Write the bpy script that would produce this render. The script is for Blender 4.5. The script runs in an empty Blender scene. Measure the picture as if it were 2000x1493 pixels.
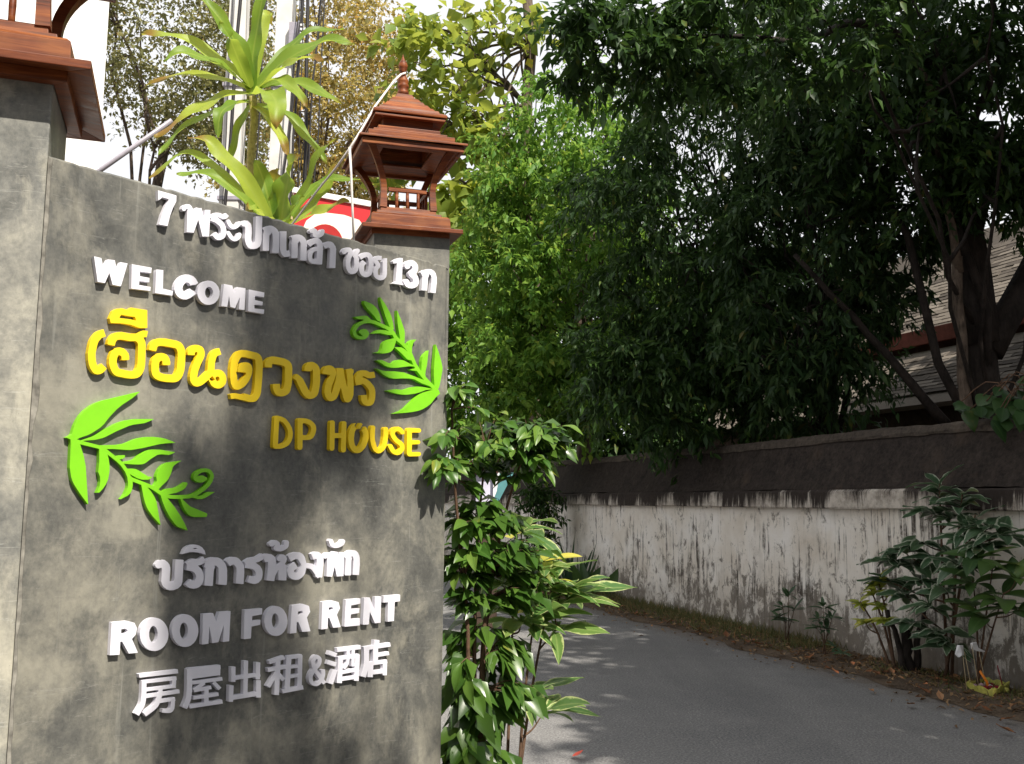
import bpy, bmesh, math, random
import numpy as np
from mathutils import Vector, Matrix
from mathutils.geometry import delaunay_2d_cdt
R = math.radians
scene = bpy.context.scene
COL = scene.collection

# ------------------------------------------------------------------ camera
cam_d = bpy.data.cameras.new('camera'); cam = bpy.data.objects.new('camera', cam_d); COL.objects.link(cam)
cam_d.sensor_fit = 'HORIZONTAL'; cam_d.sensor_width = 36.0; cam_d.lens = 1926.7 / 2000 * 36.0
cam_d.clip_start = 0.05; cam_d.clip_end = 800
EYE = 1.6
PITCH, ROLL = R(6.947), 0.01003
cf = Vector((0, math.cos(PITCH), math.sin(PITCH))); cu = Vector((0, -math.sin(PITCH), math.cos(PITCH))); cx = Vector((1, 0, 0))
rx = cx * math.cos(ROLL) + cu * math.sin(ROLL); ru = -cx * math.sin(ROLL) + cu * math.cos(ROLL)
m = Matrix.Identity(4)
for i in range(3):
    m[i][0] = rx[i]; m[i][1] = ru[i]; m[i][2] = -cf[i]
m[2][3] = EYE
cam.matrix_world = m
scene.camera = cam

# ------------------------------------------------------------------ light
TO_SUN = Vector((0.373, -0.520, 0.768)).normalized()
world = bpy.data.worlds.new('World'); scene.world = world; world.use_nodes = True
wn = world.node_tree; wn.nodes.clear()
w_out = wn.nodes.new('ShaderNodeOutputWorld'); w_bg = wn.nodes.new('ShaderNodeBackground')
sky = wn.nodes.new('ShaderNodeTexSky'); sky.sky_type = 'NISHITA'; sky.sun_disc = False
sky.sun_elevation = math.asin(TO_SUN.z); sky.sun_rotation = math.atan2(TO_SUN.x, TO_SUN.y)
sky.dust_density = 4.0; sky.air_density = 1.0; sky.ozone_density = 1.0
# thin white haze cloud over the whole dome
tc = wn.nodes.new('ShaderNodeTexCoord'); cn = wn.nodes.new('ShaderNodeTexNoise'); cn.inputs['Scale'].default_value = 2.2; cn.inputs['Detail'].default_value = 6
cr = wn.nodes.new('ShaderNodeMapRange'); cr.inputs[1].default_value = 0.3; cr.inputs[2].default_value = 0.62; cr.inputs[3].default_value = 0.90; cr.inputs[4].default_value = 0.95
mix = wn.nodes.new('ShaderNodeMixRGB'); mix.inputs[2].default_value = (13.9, 14.0, 14.4, 1)
wn.links.new(tc.outputs['Generated'], cn.inputs['Vector']); wn.links.new(cn.outputs['Fac'], cr.inputs[0])
wn.links.new(cr.outputs[0], mix.inputs[0]); wn.links.new(sky.outputs[0], mix.inputs[1]); wn.links.new(mix.outputs[0], w_bg.inputs['Color'])
w_bg.inputs['Strength'].default_value = 0.050
wn.links.new(w_bg.outputs[0], w_out.inputs['Surface'])
sd = bpy.data.lights.new('sun', 'SUN'); sd.energy = 5.0; sd.angle = R(0.53); sd.color = (1.0, 0.93, 0.82)
sun = bpy.data.objects.new('sun', sd); COL.objects.link(sun); sun.location = (6, -8, 14)
sun.rotation_euler = TO_SUN.to_track_quat('Z', 'Y').to_euler()
vs = scene.view_settings; vs.view_transform = 'Standard'; vs.look = 'None'; vs.exposure = 0.66; vs.gamma = 1.0; vs.use_curve_mapping = False
scene.render.engine = 'CYCLES'
scene.cycles.max_bounces = 6; scene.cycles.diffuse_bounces = 3; scene.cycles.transmission_bounces = 4; scene.cycles.transparent_max_bounces = 6

# ------------------------------------------------------------------ helpers
def link(o, parent=None):
    COL.objects.link(o)
    if parent is not None: o.parent = parent
    return o
def empty(name, loc=(0, 0, 0), rot=(0, 0, 0), parent=None, scale=1.0):
    o = bpy.data.objects.new(name, None); o.location = loc; o.rotation_euler = rot; o.scale = (scale,) * 3
    o.empty_display_size = 0.05
    return link(o, parent)
def tag(o, label=None, cat=None, group=None, kind=None):
    if label: o['label'] = label
    if cat: o['category'] = cat
    if group: o['group'] = group
    if kind: o['kind'] = kind
    return o
def mk(name, verts, faces, mat, parent=None, smooth=False, attr=None):
    me = bpy.data.meshes.new(name); me.from_pydata([tuple(v) for v in verts], [], [tuple(f) for f in faces]); me.validate()
    if mat: me.materials.append(mat)
    if smooth: me.polygons.foreach_set('use_smooth', [True] * len(me.polygons))
    if attr is not None:
        a = me.color_attributes.new('lf', 'FLOAT_COLOR', 'POINT')
        a.data.foreach_set('color', np.asarray(attr, np.float32).ravel())
    me.update()
    return link(bpy.data.objects.new(name, me), parent)
def bulk(name, V, F, mat, parent=None, attr=None, smooth=False):
    """large triangle mesh from arrays"""
    me = bpy.data.meshes.new(name); V = np.asarray(V, np.float32); F = np.asarray(F, np.int32)
    me.vertices.add(len(V)); me.vertices.foreach_set('co', V.ravel())
    me.loops.add(F.size); me.loops.foreach_set('vertex_index', F.ravel())
    me.polygons.add(len(F)); me.polygons.foreach_set('loop_start', np.arange(0, F.size, F.shape[1], dtype=np.int32))
    me.polygons.foreach_set('loop_total', np.full(len(F), F.shape[1], np.int32))
    if smooth: me.polygons.foreach_set('use_smooth', [True] * len(F))
    me.materials.append(mat)
    if attr is not None:
        a = me.color_attributes.new('lf', 'FLOAT_COLOR', 'POINT'); a.data.foreach_set('color', np.asarray(attr, np.float32).ravel())
    me.update(); me.validate()
    return link(bpy.data.objects.new(name, me), parent)
class MB:
    """collects shapes for one mesh object"""
    def __init__(s): s.v = []; s.f = []
    def add(s, v, f):
        k = len(s.v); s.v += [tuple(q) for q in v]; s.f += [tuple(i + k for i in q) for q in f]; return s
    def frustum(s, z0, h0, z1, h1, c=(0, 0)):
        hx0, hy0 = h0 if isinstance(h0, tuple) else (h0, h0); hx1, hy1 = h1 if isinstance(h1, tuple) else (h1, h1)
        v = [(c[0] + sx * hx0, c[1] + sy * hy0, z0) for sx, sy in ((-1, -1), (1, -1), (1, 1), (-1, 1))]
        v += [(c[0] + sx * hx1, c[1] + sy * hy1, z1) for sx, sy in ((-1, -1), (1, -1), (1, 1), (-1, 1))]
        return s.add(v, [(3, 2, 1, 0), (4, 5, 6, 7), (0, 1, 5, 4), (1, 2, 6, 5), (2, 3, 7, 6), (3, 0, 4, 7)])
    def box(s, c, h):
        return s.frustum(c[2] - h[2], (h[0], h[1]), c[2] + h[2], (h[0], h[1]), (c[0], c[1]))
    def tube(s, pts, rad, n=8, sq=None):
        pts = [Vector(p) for p in pts]; k = len(pts); rad = rad if isinstance(rad, (list, tuple)) else [rad] * k
        v = []; prev = None
        for i, p in enumerate(pts):
            t = (pts[min(i + 1, k - 1)] - pts[max(i - 1, 0)]).normalized()
            ref = prev if prev is not None else (Vector((1, 0, 0)) if abs(t.x) < 0.9 else Vector((0, 1, 0)))
            a = (ref - t * ref.dot(t)).normalized(); b = t.cross(a); prev = a
            for j in range(n):
                th = 2 * math.pi * (j + (0.5 if n == 4 else 0)) / n
                v.append(p + (a * math.cos(th) + b * math.sin(th)) * rad[i])
        f = [(i * n + j, i * n + (j + 1) % n, (i + 1) * n + (j + 1) % n, (i + 1) * n + j) for i in range(k - 1) for j in range(n)]
        f += [tuple(range(n - 1, -1, -1)), tuple((k - 1) * n + j for j in range(n))]
        return s.add(v, f)
    def lathe(s, prof, n=20, c=(0, 0)):
        v = [(c[0] + r_ * math.cos(2 * math.pi * j / n), c[1] + r_ * math.sin(2 * math.pi * j / n), z) for z, r_ in prof for j in range(n)]
        k = len(prof); f = [(i * n + j, i * n + (j + 1) % n, (i + 1) * n + (j + 1) % n, (i + 1) * n + j) for i in range(k - 1) for j in range(n)]
        return s.add(v, f + [tuple(range(n - 1, -1, -1)), tuple((k - 1) * n + j for j in range(n))])
    def build(s, name, mat, parent=None, smooth=False, bevel=0):
        o = mk(name, s.v, s.f, mat, parent, smooth)
        if bevel:
            bm = bmesh.new(); bm.from_mesh(o.data); bmesh.ops.recalc_face_normals(bm, faces=bm.faces)
            bmesh.ops.bevel(bm, geom=[e for e in bm.edges if e.calc_face_angle(0) > 0.5], offset=bevel, segments=2, affect='EDGES', profile=0.6)
            bm.to_mesh(o.data); bm.free()
        else:
            bm = bmesh.new(); bm.from_mesh(o.data); bmesh.ops.recalc_face_normals(bm, faces=bm.faces); bm.to_mesh(o.data); bm.free()
        return o

# ------------------------------------------------------------------ materials
class NT:
    def __init__(s, name):
        s.m = bpy.data.materials.new(name); s.m.use_nodes = True; s.t = s.m.node_tree; s.t.nodes.clear()
        s.out = s.t.nodes.new('ShaderNodeOutputMaterial')
    def n(s, typ, **kw):
        q = s.t.nodes.new('ShaderNode' + typ)
        for k, v in kw.items():
            if k in q.inputs.keys(): q.inputs[k].default_value = v
            else: setattr(q, k, v)
        return q
    def l(s, a, b): s.t.links.new(a, b)
    def coord(s, scale=(1, 1, 1), which='Object', rot=(0, 0, 0), loc=(0, 0, 0)):
        c = s.n('TexCoord'); mp = s.n('Mapping'); mp.inputs['Scale'].default_value = scale; mp.inputs['Rotation'].default_value = rot; mp.inputs['Location'].default_value = loc
        if which == 'World':
            g = s.n('NewGeometry'); s.l(g.outputs['Position'], mp.inputs['Vector'])
        else: s.l(c.outputs[which], mp.inputs['Vector'])
        return mp.outputs[0]
    def noise(s, vec, scale, detail=5, rough=0.55, dist=0.0):
        q = s.n('TexNoise'); q.inputs['Scale'].default_value = scale; q.inputs['Detail'].default_value = detail; q.inputs['Roughness'].default_value = rough; q.inputs['Distortion'].default_value = dist
        if vec is not None: s.l(vec, q.inputs['Vector'])
        return q.outputs['Fac']
    def ramp(s, fac, stops):
        q = s.n('ValToRGB'); cr_ = q.color_ramp
        while len(cr_.elements) < len(stops): cr_.elements.new(0.5)
        for e_, (p_, c_) in zip(cr_.elements, stops):
            e_.position = p_; e_.color = (c_[0], c_[1], c_[2], 1) if not isinstance(c_, (int, float)) else (c_, c_, c_, 1)
        s.l(fac, q.inputs['Fac']); return q.outputs['Color']
    def mix(s, fac, a, b, blend='MIX'):
        q = s.n('MixRGB', blend_type=blend)
        for sock, val in ((q.inputs[0], fac), (q.inputs[1], a), (q.inputs[2], b)):
            if isinstance(val, (int, float)): sock.default_value = val if sock == q.inputs[0] else (val, val, val, 1)
            elif isinstance(val, tuple): sock.default_value = (*val[:3], 1)
            else: s.l(val, sock)
        return q.outputs[0]
    def math(s, op, a, b=0.0, clamp=False):
        q = s.n('Math', operation=op); q.use_clamp = clamp
        for sock, val in ((q.inputs[0], a), (q.inputs[1], b)):
            if isinstance(val, (int, float)): sock.default_value = val
            else: s.l(val, sock)
        return q.outputs[0]
    def bump(s, h, strength=0.3, dist=0.01):
        q = s.n('Bump'); q.inputs['Strength'].default_value = strength; q.inputs['Distance'].default_value = dist; s.l(h, q.inputs['Height']); return q.outputs[0]
    def principled(s, color, rough=0.6, spec=0.4, normal=None, **kw):
        q = s.n('BsdfPrincipled')
        if isinstance(color, tuple): q.inputs['Base Color'].default_value = (*color[:3], 1)
        else: s.l(color, q.inputs['Base Color'])
        if isinstance(rough, (int, float)): q.inputs['Roughness'].default_value = rough
        else: s.l(rough, q.inputs['Roughness'])
        q.inputs['Specular IOR Level'].default_value = spec
        if normal is not None: s.l(normal, q.inputs['Normal'])
        for k, v in kw.items(): q.inputs[k].default_value = v
        return q.outputs[0]
    def done(s, sh): s.l(sh, s.out.inputs['Surface']); return s.m
def plain(name, col, rough=0.6, spec=0.4, var=0.12, scale=20, bump=0.0):
    t = NT(name); c = t.coord(); n_ = t.noise(c, scale, 4)
    a = tuple(max(0, x * (1 - var)) for x in col); b = tuple(min(1, x * (1 + var)) for x in col)
    return t.done(t.principled(t.ramp(n_, [(0.3, a), (0.7, b)]), rough, spec, t.bump(n_, bump, 0.004) if bump else None))

def concrete_mat(name='polished_concrete', gain=1.0):
    t = NT(name); c = t.coord(which='World')
    big = t.noise(c, 2.3, 5, 0.58, 0.3); mid = t.noise(c, 9.0, 9, 0.72, 0.25); fine = t.noise(c, 75, 6, 0.7)
    st = t.noise(t.coord((5, 5, 1.3), 'World'), 1.5, 8, 0.7, 1.0)
    col = t.ramp(t.math('ADD', t.math('MULTIPLY', big, 0.55), t.math('MULTIPLY', mid, 0.45)), [(0.37, (0.045, 0.048, 0.049)), (0.455, (0.096, 0.099, 0.097)), (0.525, (0.165, 0.163, 0.148)), (0.62, (0.31, 0.298, 0.252))])
    col = t.mix(t.math('MULTIPLY', t.ramp(st, [(0.50, 0.0), (0.66, 0.5)]), 1.0), col, (0.062, 0.066, 0.064))
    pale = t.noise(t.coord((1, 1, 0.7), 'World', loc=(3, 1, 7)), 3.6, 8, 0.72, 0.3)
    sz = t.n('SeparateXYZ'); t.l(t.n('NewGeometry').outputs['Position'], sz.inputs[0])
    pale = t.math('ADD', pale, t.ramp(t.math('MULTIPLY', sz.outputs['Z'], 0.4), [(0.2, 0.09), (0.62, 0.0)]))  # paler near the ground, painting in the stronger light low on the wall
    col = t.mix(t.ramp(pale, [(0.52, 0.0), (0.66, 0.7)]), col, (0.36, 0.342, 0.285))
    col = t.mix(0.22, col, t.ramp(fine, [(0.3, (0.05, 0.05, 0.047)), (0.7, (0.30, 0.285, 0.25))]))
    # hairline trowel scratches and small pits
    scr = t.noise(t.coord((2.2, 2.2, 26), 'World', rot=(0.35, 0.25, 0.4)), 2.2, 3, 0.6, 2.0)
    col = t.mix(t.ramp(scr, [(0.64, 0.0), (0.665, 0.30), (0.69, 0.0)]), col, (0.40, 0.40, 0.38))
    drp = t.noise(t.coord((26, 26, 0.8), 'World', loc=(1, 5, 2)), 1.5, 4, 0.6, 0.2)
    col = t.mix(t.math('MULTIPLY', t.ramp(drp, [(0.63, 0.0), (0.70, 0.55)]), t.ramp(big, [(0.42, 0.0), (0.56, 1.0)])), col, (0.30, 0.30, 0.28))
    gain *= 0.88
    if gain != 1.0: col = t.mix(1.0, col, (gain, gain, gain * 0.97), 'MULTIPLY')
    v = t.n('TexVoronoi', Scale=55.0); t.l(c, v.inputs['Vector'])
    col = t.mix(t.ramp(v.outputs['Distance'], [(0.035, 0.5), (0.06, 0.0)]), col, (0.06, 0.06, 0.055))
    rough = t.ramp(mid, [(0.35, 0.38), (0.7, 0.62)])
    return t.done(t.principled(col, rough, 0.45, t.bump(t.math('ADD', fine, mid), 0.12, 0.004)))
def wood_mat():
    t = NT('varnished_teak'); c = t.coord((1, 1, 1)); g = t.noise(t.coord((5, 60, 60)), 1.4, 6, 0.6, 1.2); g2 = t.noise(t.coord((2, 22, 22)), 2.0, 4, 0.6, 0.6)
    inf = t.n('ObjectInfo'); big = t.noise(c, 9, 3)
    col = t.ramp(t.math('ADD', t.math('MULTIPLY', g, 0.5), t.math('MULTIPLY', g2, 0.5)), [(0.34, (0.040, 0.010, 0.005)), (0.5, (0.185, 0.046, 0.012)), (0.68, (0.40, 0.13, 0.032))])
    col = t.mix(t.math('MULTIPLY', inf.outputs['Random'], 0.45), col, (0.085, 0.020, 0.008))
    col = t.mix(t.ramp(big, [(0.5, 0.0), (0.75, 0.3)]), col, (0.38, 0.15, 0.045))
    return t.done(t.principled(col, t.ramp(g2, [(0.3, 0.4), (0.7, 0.62)]), 0.28, t.bump(g, 0.25, 0.002)))
def leaf_mat(name, c0, c1, c2, trans=0.35, rough=0.42, spec=0.45, vein=None, margin=None, tip=None, tcol=None, per_object=False):
    """leaf: colour varies leaf to leaf; lf attribute: r = 0..1 base to tip, g = 0..1 midrib to edge"""
    t = NT(name)
    if per_object: rnd = t.n('ObjectInfo').outputs['Random']
    else: rnd = t.n('NewGeometry').outputs['Random Per Island']
    n_ = t.noise(t.coord(), 18, 4, 0.6)
    col = t.ramp(t.math('ADD', t.math('MULTIPLY', rnd, 0.8), t.math('MULTIPLY', n_, 0.25)), [(0.08, c0), (0.5, c1), (0.90, c2), (0.955, (c2[0] * 1.9 + .03, c2[1] * 1.15, c2[2] * 0.9))])
    if vein or margin or tip:
        at = t.n('Attribute', attribute_name='lf'); sp = t.n('SeparateColor'); t.l(at.outputs['Color'], sp.inputs[0])
        if vein: col = t.mix(t.ramp(sp.outputs[1], [(0.0, 0.8), (0.16, 0.0)]), col, vein)
        if margin:
            e_ = t.math('ADD', sp.outputs[1], t.math('MULTIPLY', t.math('SUBTRACT', t.noise(t.coord(), 30, 5, 0.7), 0.5), margin[1]))
            col = t.mix(t.ramp(e_, [(margin[2], 0.0), (margin[2] + 0.14, 0.92)]), col, margin[0])
        if tip:
            e_ = t.math('ADD', sp.outputs[0], t.math('MULTIPLY', t.math('SUBTRACT', rnd, 0.5), tip[1]))
            col = t.mix(t.ramp(e_, [(tip[2], 0.0), (min(1, tip[2] + 0.12), 0.95)]), col, tip[0])
    p = t.principled(col, rough, spec, t.bump(n_, 0.12, 0.004))
    tr = t.n('BsdfTranslucent')
    t.l(t.mix(0.5, col, tcol if tcol else tuple(min(1, x * 2.2) for x in c2), 'MIX'), tr.inputs['Color'])
    ms = t.n('MixShader'); ms.inputs[0].default_value = trans; t.l(p, ms.inputs[1]); t.l(tr.outputs[0], ms.inputs[2])
    return t.done(ms.outputs[0])
def bark_mat(name, c0, c1, sc=14):
    t = NT(name); g = t.noise(t.coord((6, 6, 1.2)), sc * 0.4, 7, 0.7, 0.6); n2 = t.noise(t.coord(), 5, 4)
    col = t.mix(t.ramp(n2, [(0.45, 0.0), (0.7, 0.5)]), t.ramp(g, [(0.35, c0), (0.68, c1)]), tuple(min(1, x * 1.8) for x in c1))
    return t.done(t.principled(col, 0.85, 0.25, t.bump(g, 0.7, 0.02)))
M = {}
M['concrete'] = concrete_mat(); M['concrete_sunlit'] = concrete_mat('sunlit_polished_concrete', 1.7); M['wood'] = wood_mat()  # brighter concrete copy: sun on the thick pillar put into its colour
M['white_letter'] = plain('white_foam', (0.73, 0.72, 0.79), 0.6, 0.25, 0.06, 9)
M['yellow_letter'] = plain('yellow_foam', (0.86, 0.615, 0.012), 0.45, 0.4, 0.04, 30)
M['green_letter'] = plain('green_foam', (0.19, 0.55, 0.012), 0.42, 0.4, 0.04, 30)
M['bark'] = bark_mat('grey_brown_bark', (0.035, 0.026, 0.02), (0.14, 0.105, 0.08))
M['dark_bark'] = bark_mat('dark_bark', (0.010, 0.008, 0.007), (0.036, 0.028, 0.024))
M['stem'] = bark_mat('brown_stem', (0.05, 0.028, 0.018), (0.16, 0.095, 0.06), 30)
M['white_paint'] = plain('white_plaster', (0.82, 0.81, 0.80), 0.7, 0.3, 0.03, 6)
M['pole'] = plain('pole_concrete', (0.66, 0.64, 0.61), 0.8, 0.2, 0.12, 5, 0.2)
M['cable'] = plain('black_cable', (0.022, 0.02, 0.022), 0.5, 0.4)
M['cord'] = plain('white_cord', (0.72, 0.68, 0.66), 0.8, 0.2)
M['grey_pipe'] = plain('grey_pipe', (0.33, 0.31, 0.36), 0.4, 0.5)
# ------------------------------------------------------------------ the lane, the ground and the old wall
TH_L = R(-71.26)           # frame of the lane: local x runs back towards the viewer along the wall, local y points through the wall
LX = Vector((math.cos(TH_L), math.sin(TH_L), 0)); LY = Vector((-LX.y, LX.x, 0))
def lane(x, y, z=0.0): return LX * x + LY * y + Vector((0, 0, z))
rng = np.random.default_rng(7)
random.seed(7)
def dirt_mat():
    t = NT('brown_dirt'); c = t.coord(which='World'); n1 = t.noise(c, 3, 6); n2 = t.noise(c, 45, 5, 0.7)
    col = t.mix(0.55, t.ramp(n1, [(0.35, (0.050, 0.036, 0.026)), (0.68, (0.16, 0.12, 0.085))]), t.ramp(n2, [(0.35, (0.035, 0.025, 0.018)), (0.7, (0.20, 0.15, 0.11))]))
    return t.done(t.principled(col, 0.95, 0.1, t.bump(n2, 0.8, 0.02)))
def asphalt_mat():
    t = NT('worn_asphalt'); c = t.coord(which='World'); n1 = t.noise(c, 0.9, 5, 0.6, 0.4); n2 = t.noise(c, 60, 6, 0.85); n3 = t.noise(c, 9, 8, 0.75, 0.5)
    col = t.ramp(n1, [(0.32, (0.115, 0.114, 0.117)), (0.68, (0.205, 0.20, 0.194))])
    col = t.mix(0.5, col, t.ramp(n2, [(0.40, (0.04, 0.04, 0.042)), (0.5, (0.16, 0.158, 0.158)), (0.61, (0.46, 0.45, 0.44))]))
    col = t.mix(t.ramp(n3, [(0.54, 0.0), (0.72, 0.5)]), col, (0.27, 0.26, 0.245))
    lane_n = t.noise(t.coord((2.4, 0.12, 1), 'World', rot=(0, 0, -0.327)), 1.3, 5, 0.6, 0.4)
    col = t.mix(t.ramp(lane_n, [(0.45, 0.0), (0.72, 0.22)]), col, (0.085, 0.085, 0.088))
    col = t.mix(t.ramp(t.noise(c, 34, 3, 0.5), [(0.70, 0.0), (0.74, 0.7)]), col, (0.045, 0.042, 0.04))
    dt = t.n('VectorMath', operation='DOT_PRODUCT'); t.l(t.n('NewGeometry').outputs['Position'], dt.inputs[0]); dt.inputs[1].default_value = (0.947, 0.3213, 0)
    ed = t.math('ADD', t.math('MULTIPLY', dt.outputs['Value'], 0.1), t.math('MULTIPLY', t.math('SUBTRACT', t.noise(c, 5, 9, 0.8), 0.5), 0.11))
    col = t.mix(t.ramp(ed, [(0.578, 0.0), (0.625, 0.85)]), col, t.ramp(n2, [(0.38, (0.05, 0.037, 0.027)), (0.62, (0.17, 0.13, 0.095))]))
    return t.done(t.principled(col, 0.86, 0.3, t.bump(n2, 0.5, 0.006)))
M['dirt'] = dirt_mat(); M['asphalt'] = asphalt_mat()
def sheet(name, x0, x1, y0, y1, z, mat, nx=2, ny=2, jy0=0.0, jy1=0.0, hump=0.0):
    V = []; F = []
    for i in range(nx):
        x = x0 + (x1 - x0) * i / (nx - 1)
        a = y0 + jy0 * (math.sin(x * 2.1) * 0.5 + math.sin(x * 5.3 + 1) * 0.3 + rng.normal() * 0.25); b = y1 + jy1 * (math.sin(x * 1.7) * 0.5 + math.sin(x * 4.1 + 2) * 0.3 + rng.normal() * 0.25)
        for j in range(ny):
            f_ = j / (ny - 1); V.append(lane(x, a + (b - a) * f_, z + hump * math.sin(math.pi * f_) * (0.7 + 0.3 * rng.random())))
    for i in range(nx - 1):
        for j in range(ny - 1): F.append((i * ny + j, (i + 1) * ny + j, (i + 1) * ny + j + 1, i * ny + j + 1))
    o = mk(name, V, F, mat, None, True); tag(o, kind='structure'); return o
sheet('ground', -400, 400, -400, 400, -0.03, M['dirt'], 3, 3)
sheet('lane', -40, 12, -1.2, 6.25, 0.0, M['asphalt'], 180, 3, 0.1, 0.06)
sheet('verge', -36, 6, 6.12, 7.16, 0.004, M['dirt'], 160, 7, 0.13, 0.0, 0.05)

def old_plaster_mat():
    t = NT('stained_white_plaster'); c = t.coord()
    sep = t.n('SeparateXYZ'); t.l(t.n('TexCoord').outputs['Object'], sep.inputs[0]); z = sep.outputs['Z']
    tone = t.noise(c, 1.3, 6, 0.6, 0.4)
    col = t.ramp(tone, [(0.3, (0.65, 0.58, 0.49)), (0.5, (0.78, 0.73, 0.66)), (0.7, (0.85, 0.82, 0.78))])
    # dark runs: thin vertical streaks, thicker in patches
    stk = t.noise(t.coord((7.5, 1, 0.30)), 2.1, 7, 0.72, 0.35); pat = t.noise(c, 0.9, 5, 0.65, 0.4)
    fade = t.ramp(z, [(0.0, 1.0), (0.35, 0.75), (0.6, 0.45), (1.0, 0.3)])
    runs = t.ramp(t.math('ADD', stk, t.math('MULTIPLY', t.math('SUBTRACT', pat, 0.5), 0.85)), [(0.565, 0.0), (0.65, 1.0)])
    tear = t.noise(c, 11, 8, 0.75, 0.9)
    runs = t.math('MULTIPLY', runs, t.ramp(tear, [(0.36, 0.25), (0.52, 1.0)]))
    thin = t.math('MULTIPLY', t.ramp(t.noise(t.coord((34, 1, 0.45)), 2.2, 3, 0.5), [(0.645, 0.0), (0.70, 0.7)]), t.math('MULTIPLY', t.ramp(z, [(0.3, 0.1), (0.75, 0.8)]), t.ramp(t.noise(c, 1.7, 3), [(0.42, 0.0), (0.6, 1.0)])))
    col = t.mix(t.math('MAXIMUM', runs, thin), col, (0.075, 0.062, 0.052))
    # mould spots and peeled patches, denser low down
    bl = t.noise(t.coord((1.3, 1, 0.8)), 5.5, 10, 0.8, 0.6)
    low = t.math('MULTIPLY', t.ramp(z, [(0.0, 0.20), (0.4, 0.10), (0.9, 0.0)]), t.ramp(t.noise(t.coord((1, 1, 0.6)), 0.9, 6, 0.7, 0.6), [(0.36, 0.1), (0.62, 1.25)]))
    col = t.mix(t.ramp(t.math('ADD', bl, low), [(0.55, 0.0), (0.62, 0.85)]), col, (0.13, 0.112, 0.092))
    sm = t.noise(c, 2.2, 6, 0.65)
    col = t.mix(t.ramp(t.math('ADD', sm, low), [(0.54, 0.0), (0.82, 0.6)]), col, (0.30, 0.26, 0.215))
    base = t.ramp(t.math('ADD', z, t.math('MULTIPLY', t.math('SUBTRACT', sm, 0.5), 0.5)), [(0.0, 0.75), (0.22, 0.45), (0.55, 0.0)])
    base = t.math('MULTIPLY', base, t.ramp(t.noise(c, 2.6, 8, 0.75, 0.5), [(0.38, 0.15), (0.62, 1.0)]))
    col = t.mix(base, col, (0.13, 0.105, 0.082))
    top_shade_grime = t.ramp(t.math('ADD', z, t.math('MULTIPLY', t.math('SUBTRACT', stk, 0.5), 0.12)), [(1.545, 0.0), (1.572, 0.85)])  # top grime doubling as a painted shadow line under the moulding
    return t.done(t.principled(t.mix(top_shade_grime, col, (0.055, 0.045, 0.036)), 0.9, 0.2, t.bump(t.math('ADD', tear, bl), 0.35, 0.012)))
def mould_mat(name, lo, hi, patch, band):
    t = NT(name); c = t.coord(); n1 = t.noise(t.coord((1.6, 2, 1.2), rot=(0, 0.6, 0)), 3.2, 10, 0.76, 0.9); n2 = t.noise(c, 22, 6, 0.7); s_ = t.math('ADD', t.math('MULTIPLY', t.noise(t.coord((3.0, 1, 0.35)), 1.5, 8, 0.78, 0.4), 0.75), t.math('MULTIPLY', t.noise(c, 0.8, 2), 0.25))
    col = t.ramp(n1, [(0.30, lo), (0.55, tuple((a + b) / 2.6 for a, b in zip(lo, hi))), (0.74, hi)])
    col = t.mix(0.35, col, t.ramp(n2, [(0.35, lo), (0.75, hi)]))
    if band:
        sz = t.n('SeparateXYZ'); t.l(t.n('TexCoord').outputs['Object'], sz.inputs[0]); zz = t.math('MULTIPLY', t.math('SUBTRACT', sz.outputs['Z'], 1.57), 5.0)
        drip = t.math('ADD', t.noise(t.coord((8, 1, 0.5)), 1.3, 8, 0.78), t.math('MULTIPLY', t.noise(t.coord((1.1, 1, 0.3)), 1.0, 4, 0.6), 1.6))
        e_ = t.math('SUBTRACT', t.math('MULTIPLY', drip, 1.7), t.math('MULTIPLY', zz, 0.42))
        col = t.mix(t.ramp(e_, [(0.98, 0.0), (1.0, 0.0)]), col, patch); q_ = t.math('SUBTRACT', e_, 1.98); fz = t.noise(t.coord((30, 1, 2.5)), 1.6, 5, 0.7); col = t.mix(t.math('MULTIPLY', t.math('ADD', q_, t.math('MULTIPLY', t.math('SUBTRACT', fz, 0.5), 0.9)), 3.2, True), col, t.mix(t.ramp(t.noise(c, 7, 8, 0.75), [(0.42, 0.0), (0.62, 0.8)]), patch, (0.20, 0.17, 0.14)))
    else: col = t.mix(t.ramp(t.noise(c, 1.1, 5, 0.6), [(0.58, 0.0), (0.74, 0.5)]), col, patch)
    return t.done(t.principled(col, 0.92, 0.2, t.bump(t.math('ADD', n1, n2), 0.6, 0.02)))
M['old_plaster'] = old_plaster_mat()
M['moulding'] = mould_mat('stained_moulding', (0.022, 0.017, 0.015), (0.07, 0.055, 0.047), (0.55, 0.50, 0.44), True)
M['cap'] = mould_mat('mouldy_cap', (0.006, 0.005, 0.005), (0.085, 0.066, 0.055), (0.115, 0.08, 0.056), False)
M['cap_ridge'] = mould_mat('mouldy_ridge', (0.022, 0.018, 0.015), (0.16, 0.13, 0.105), (0.25, 0.20, 0.155), False)
bw = empty('boundary_wall', lane(0, 7.1), (0, 0, TH_L))
tag(bw, 'long old white plaster wall with black mould streaks and dark sloped cap beside the lane', 'wall')
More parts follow.
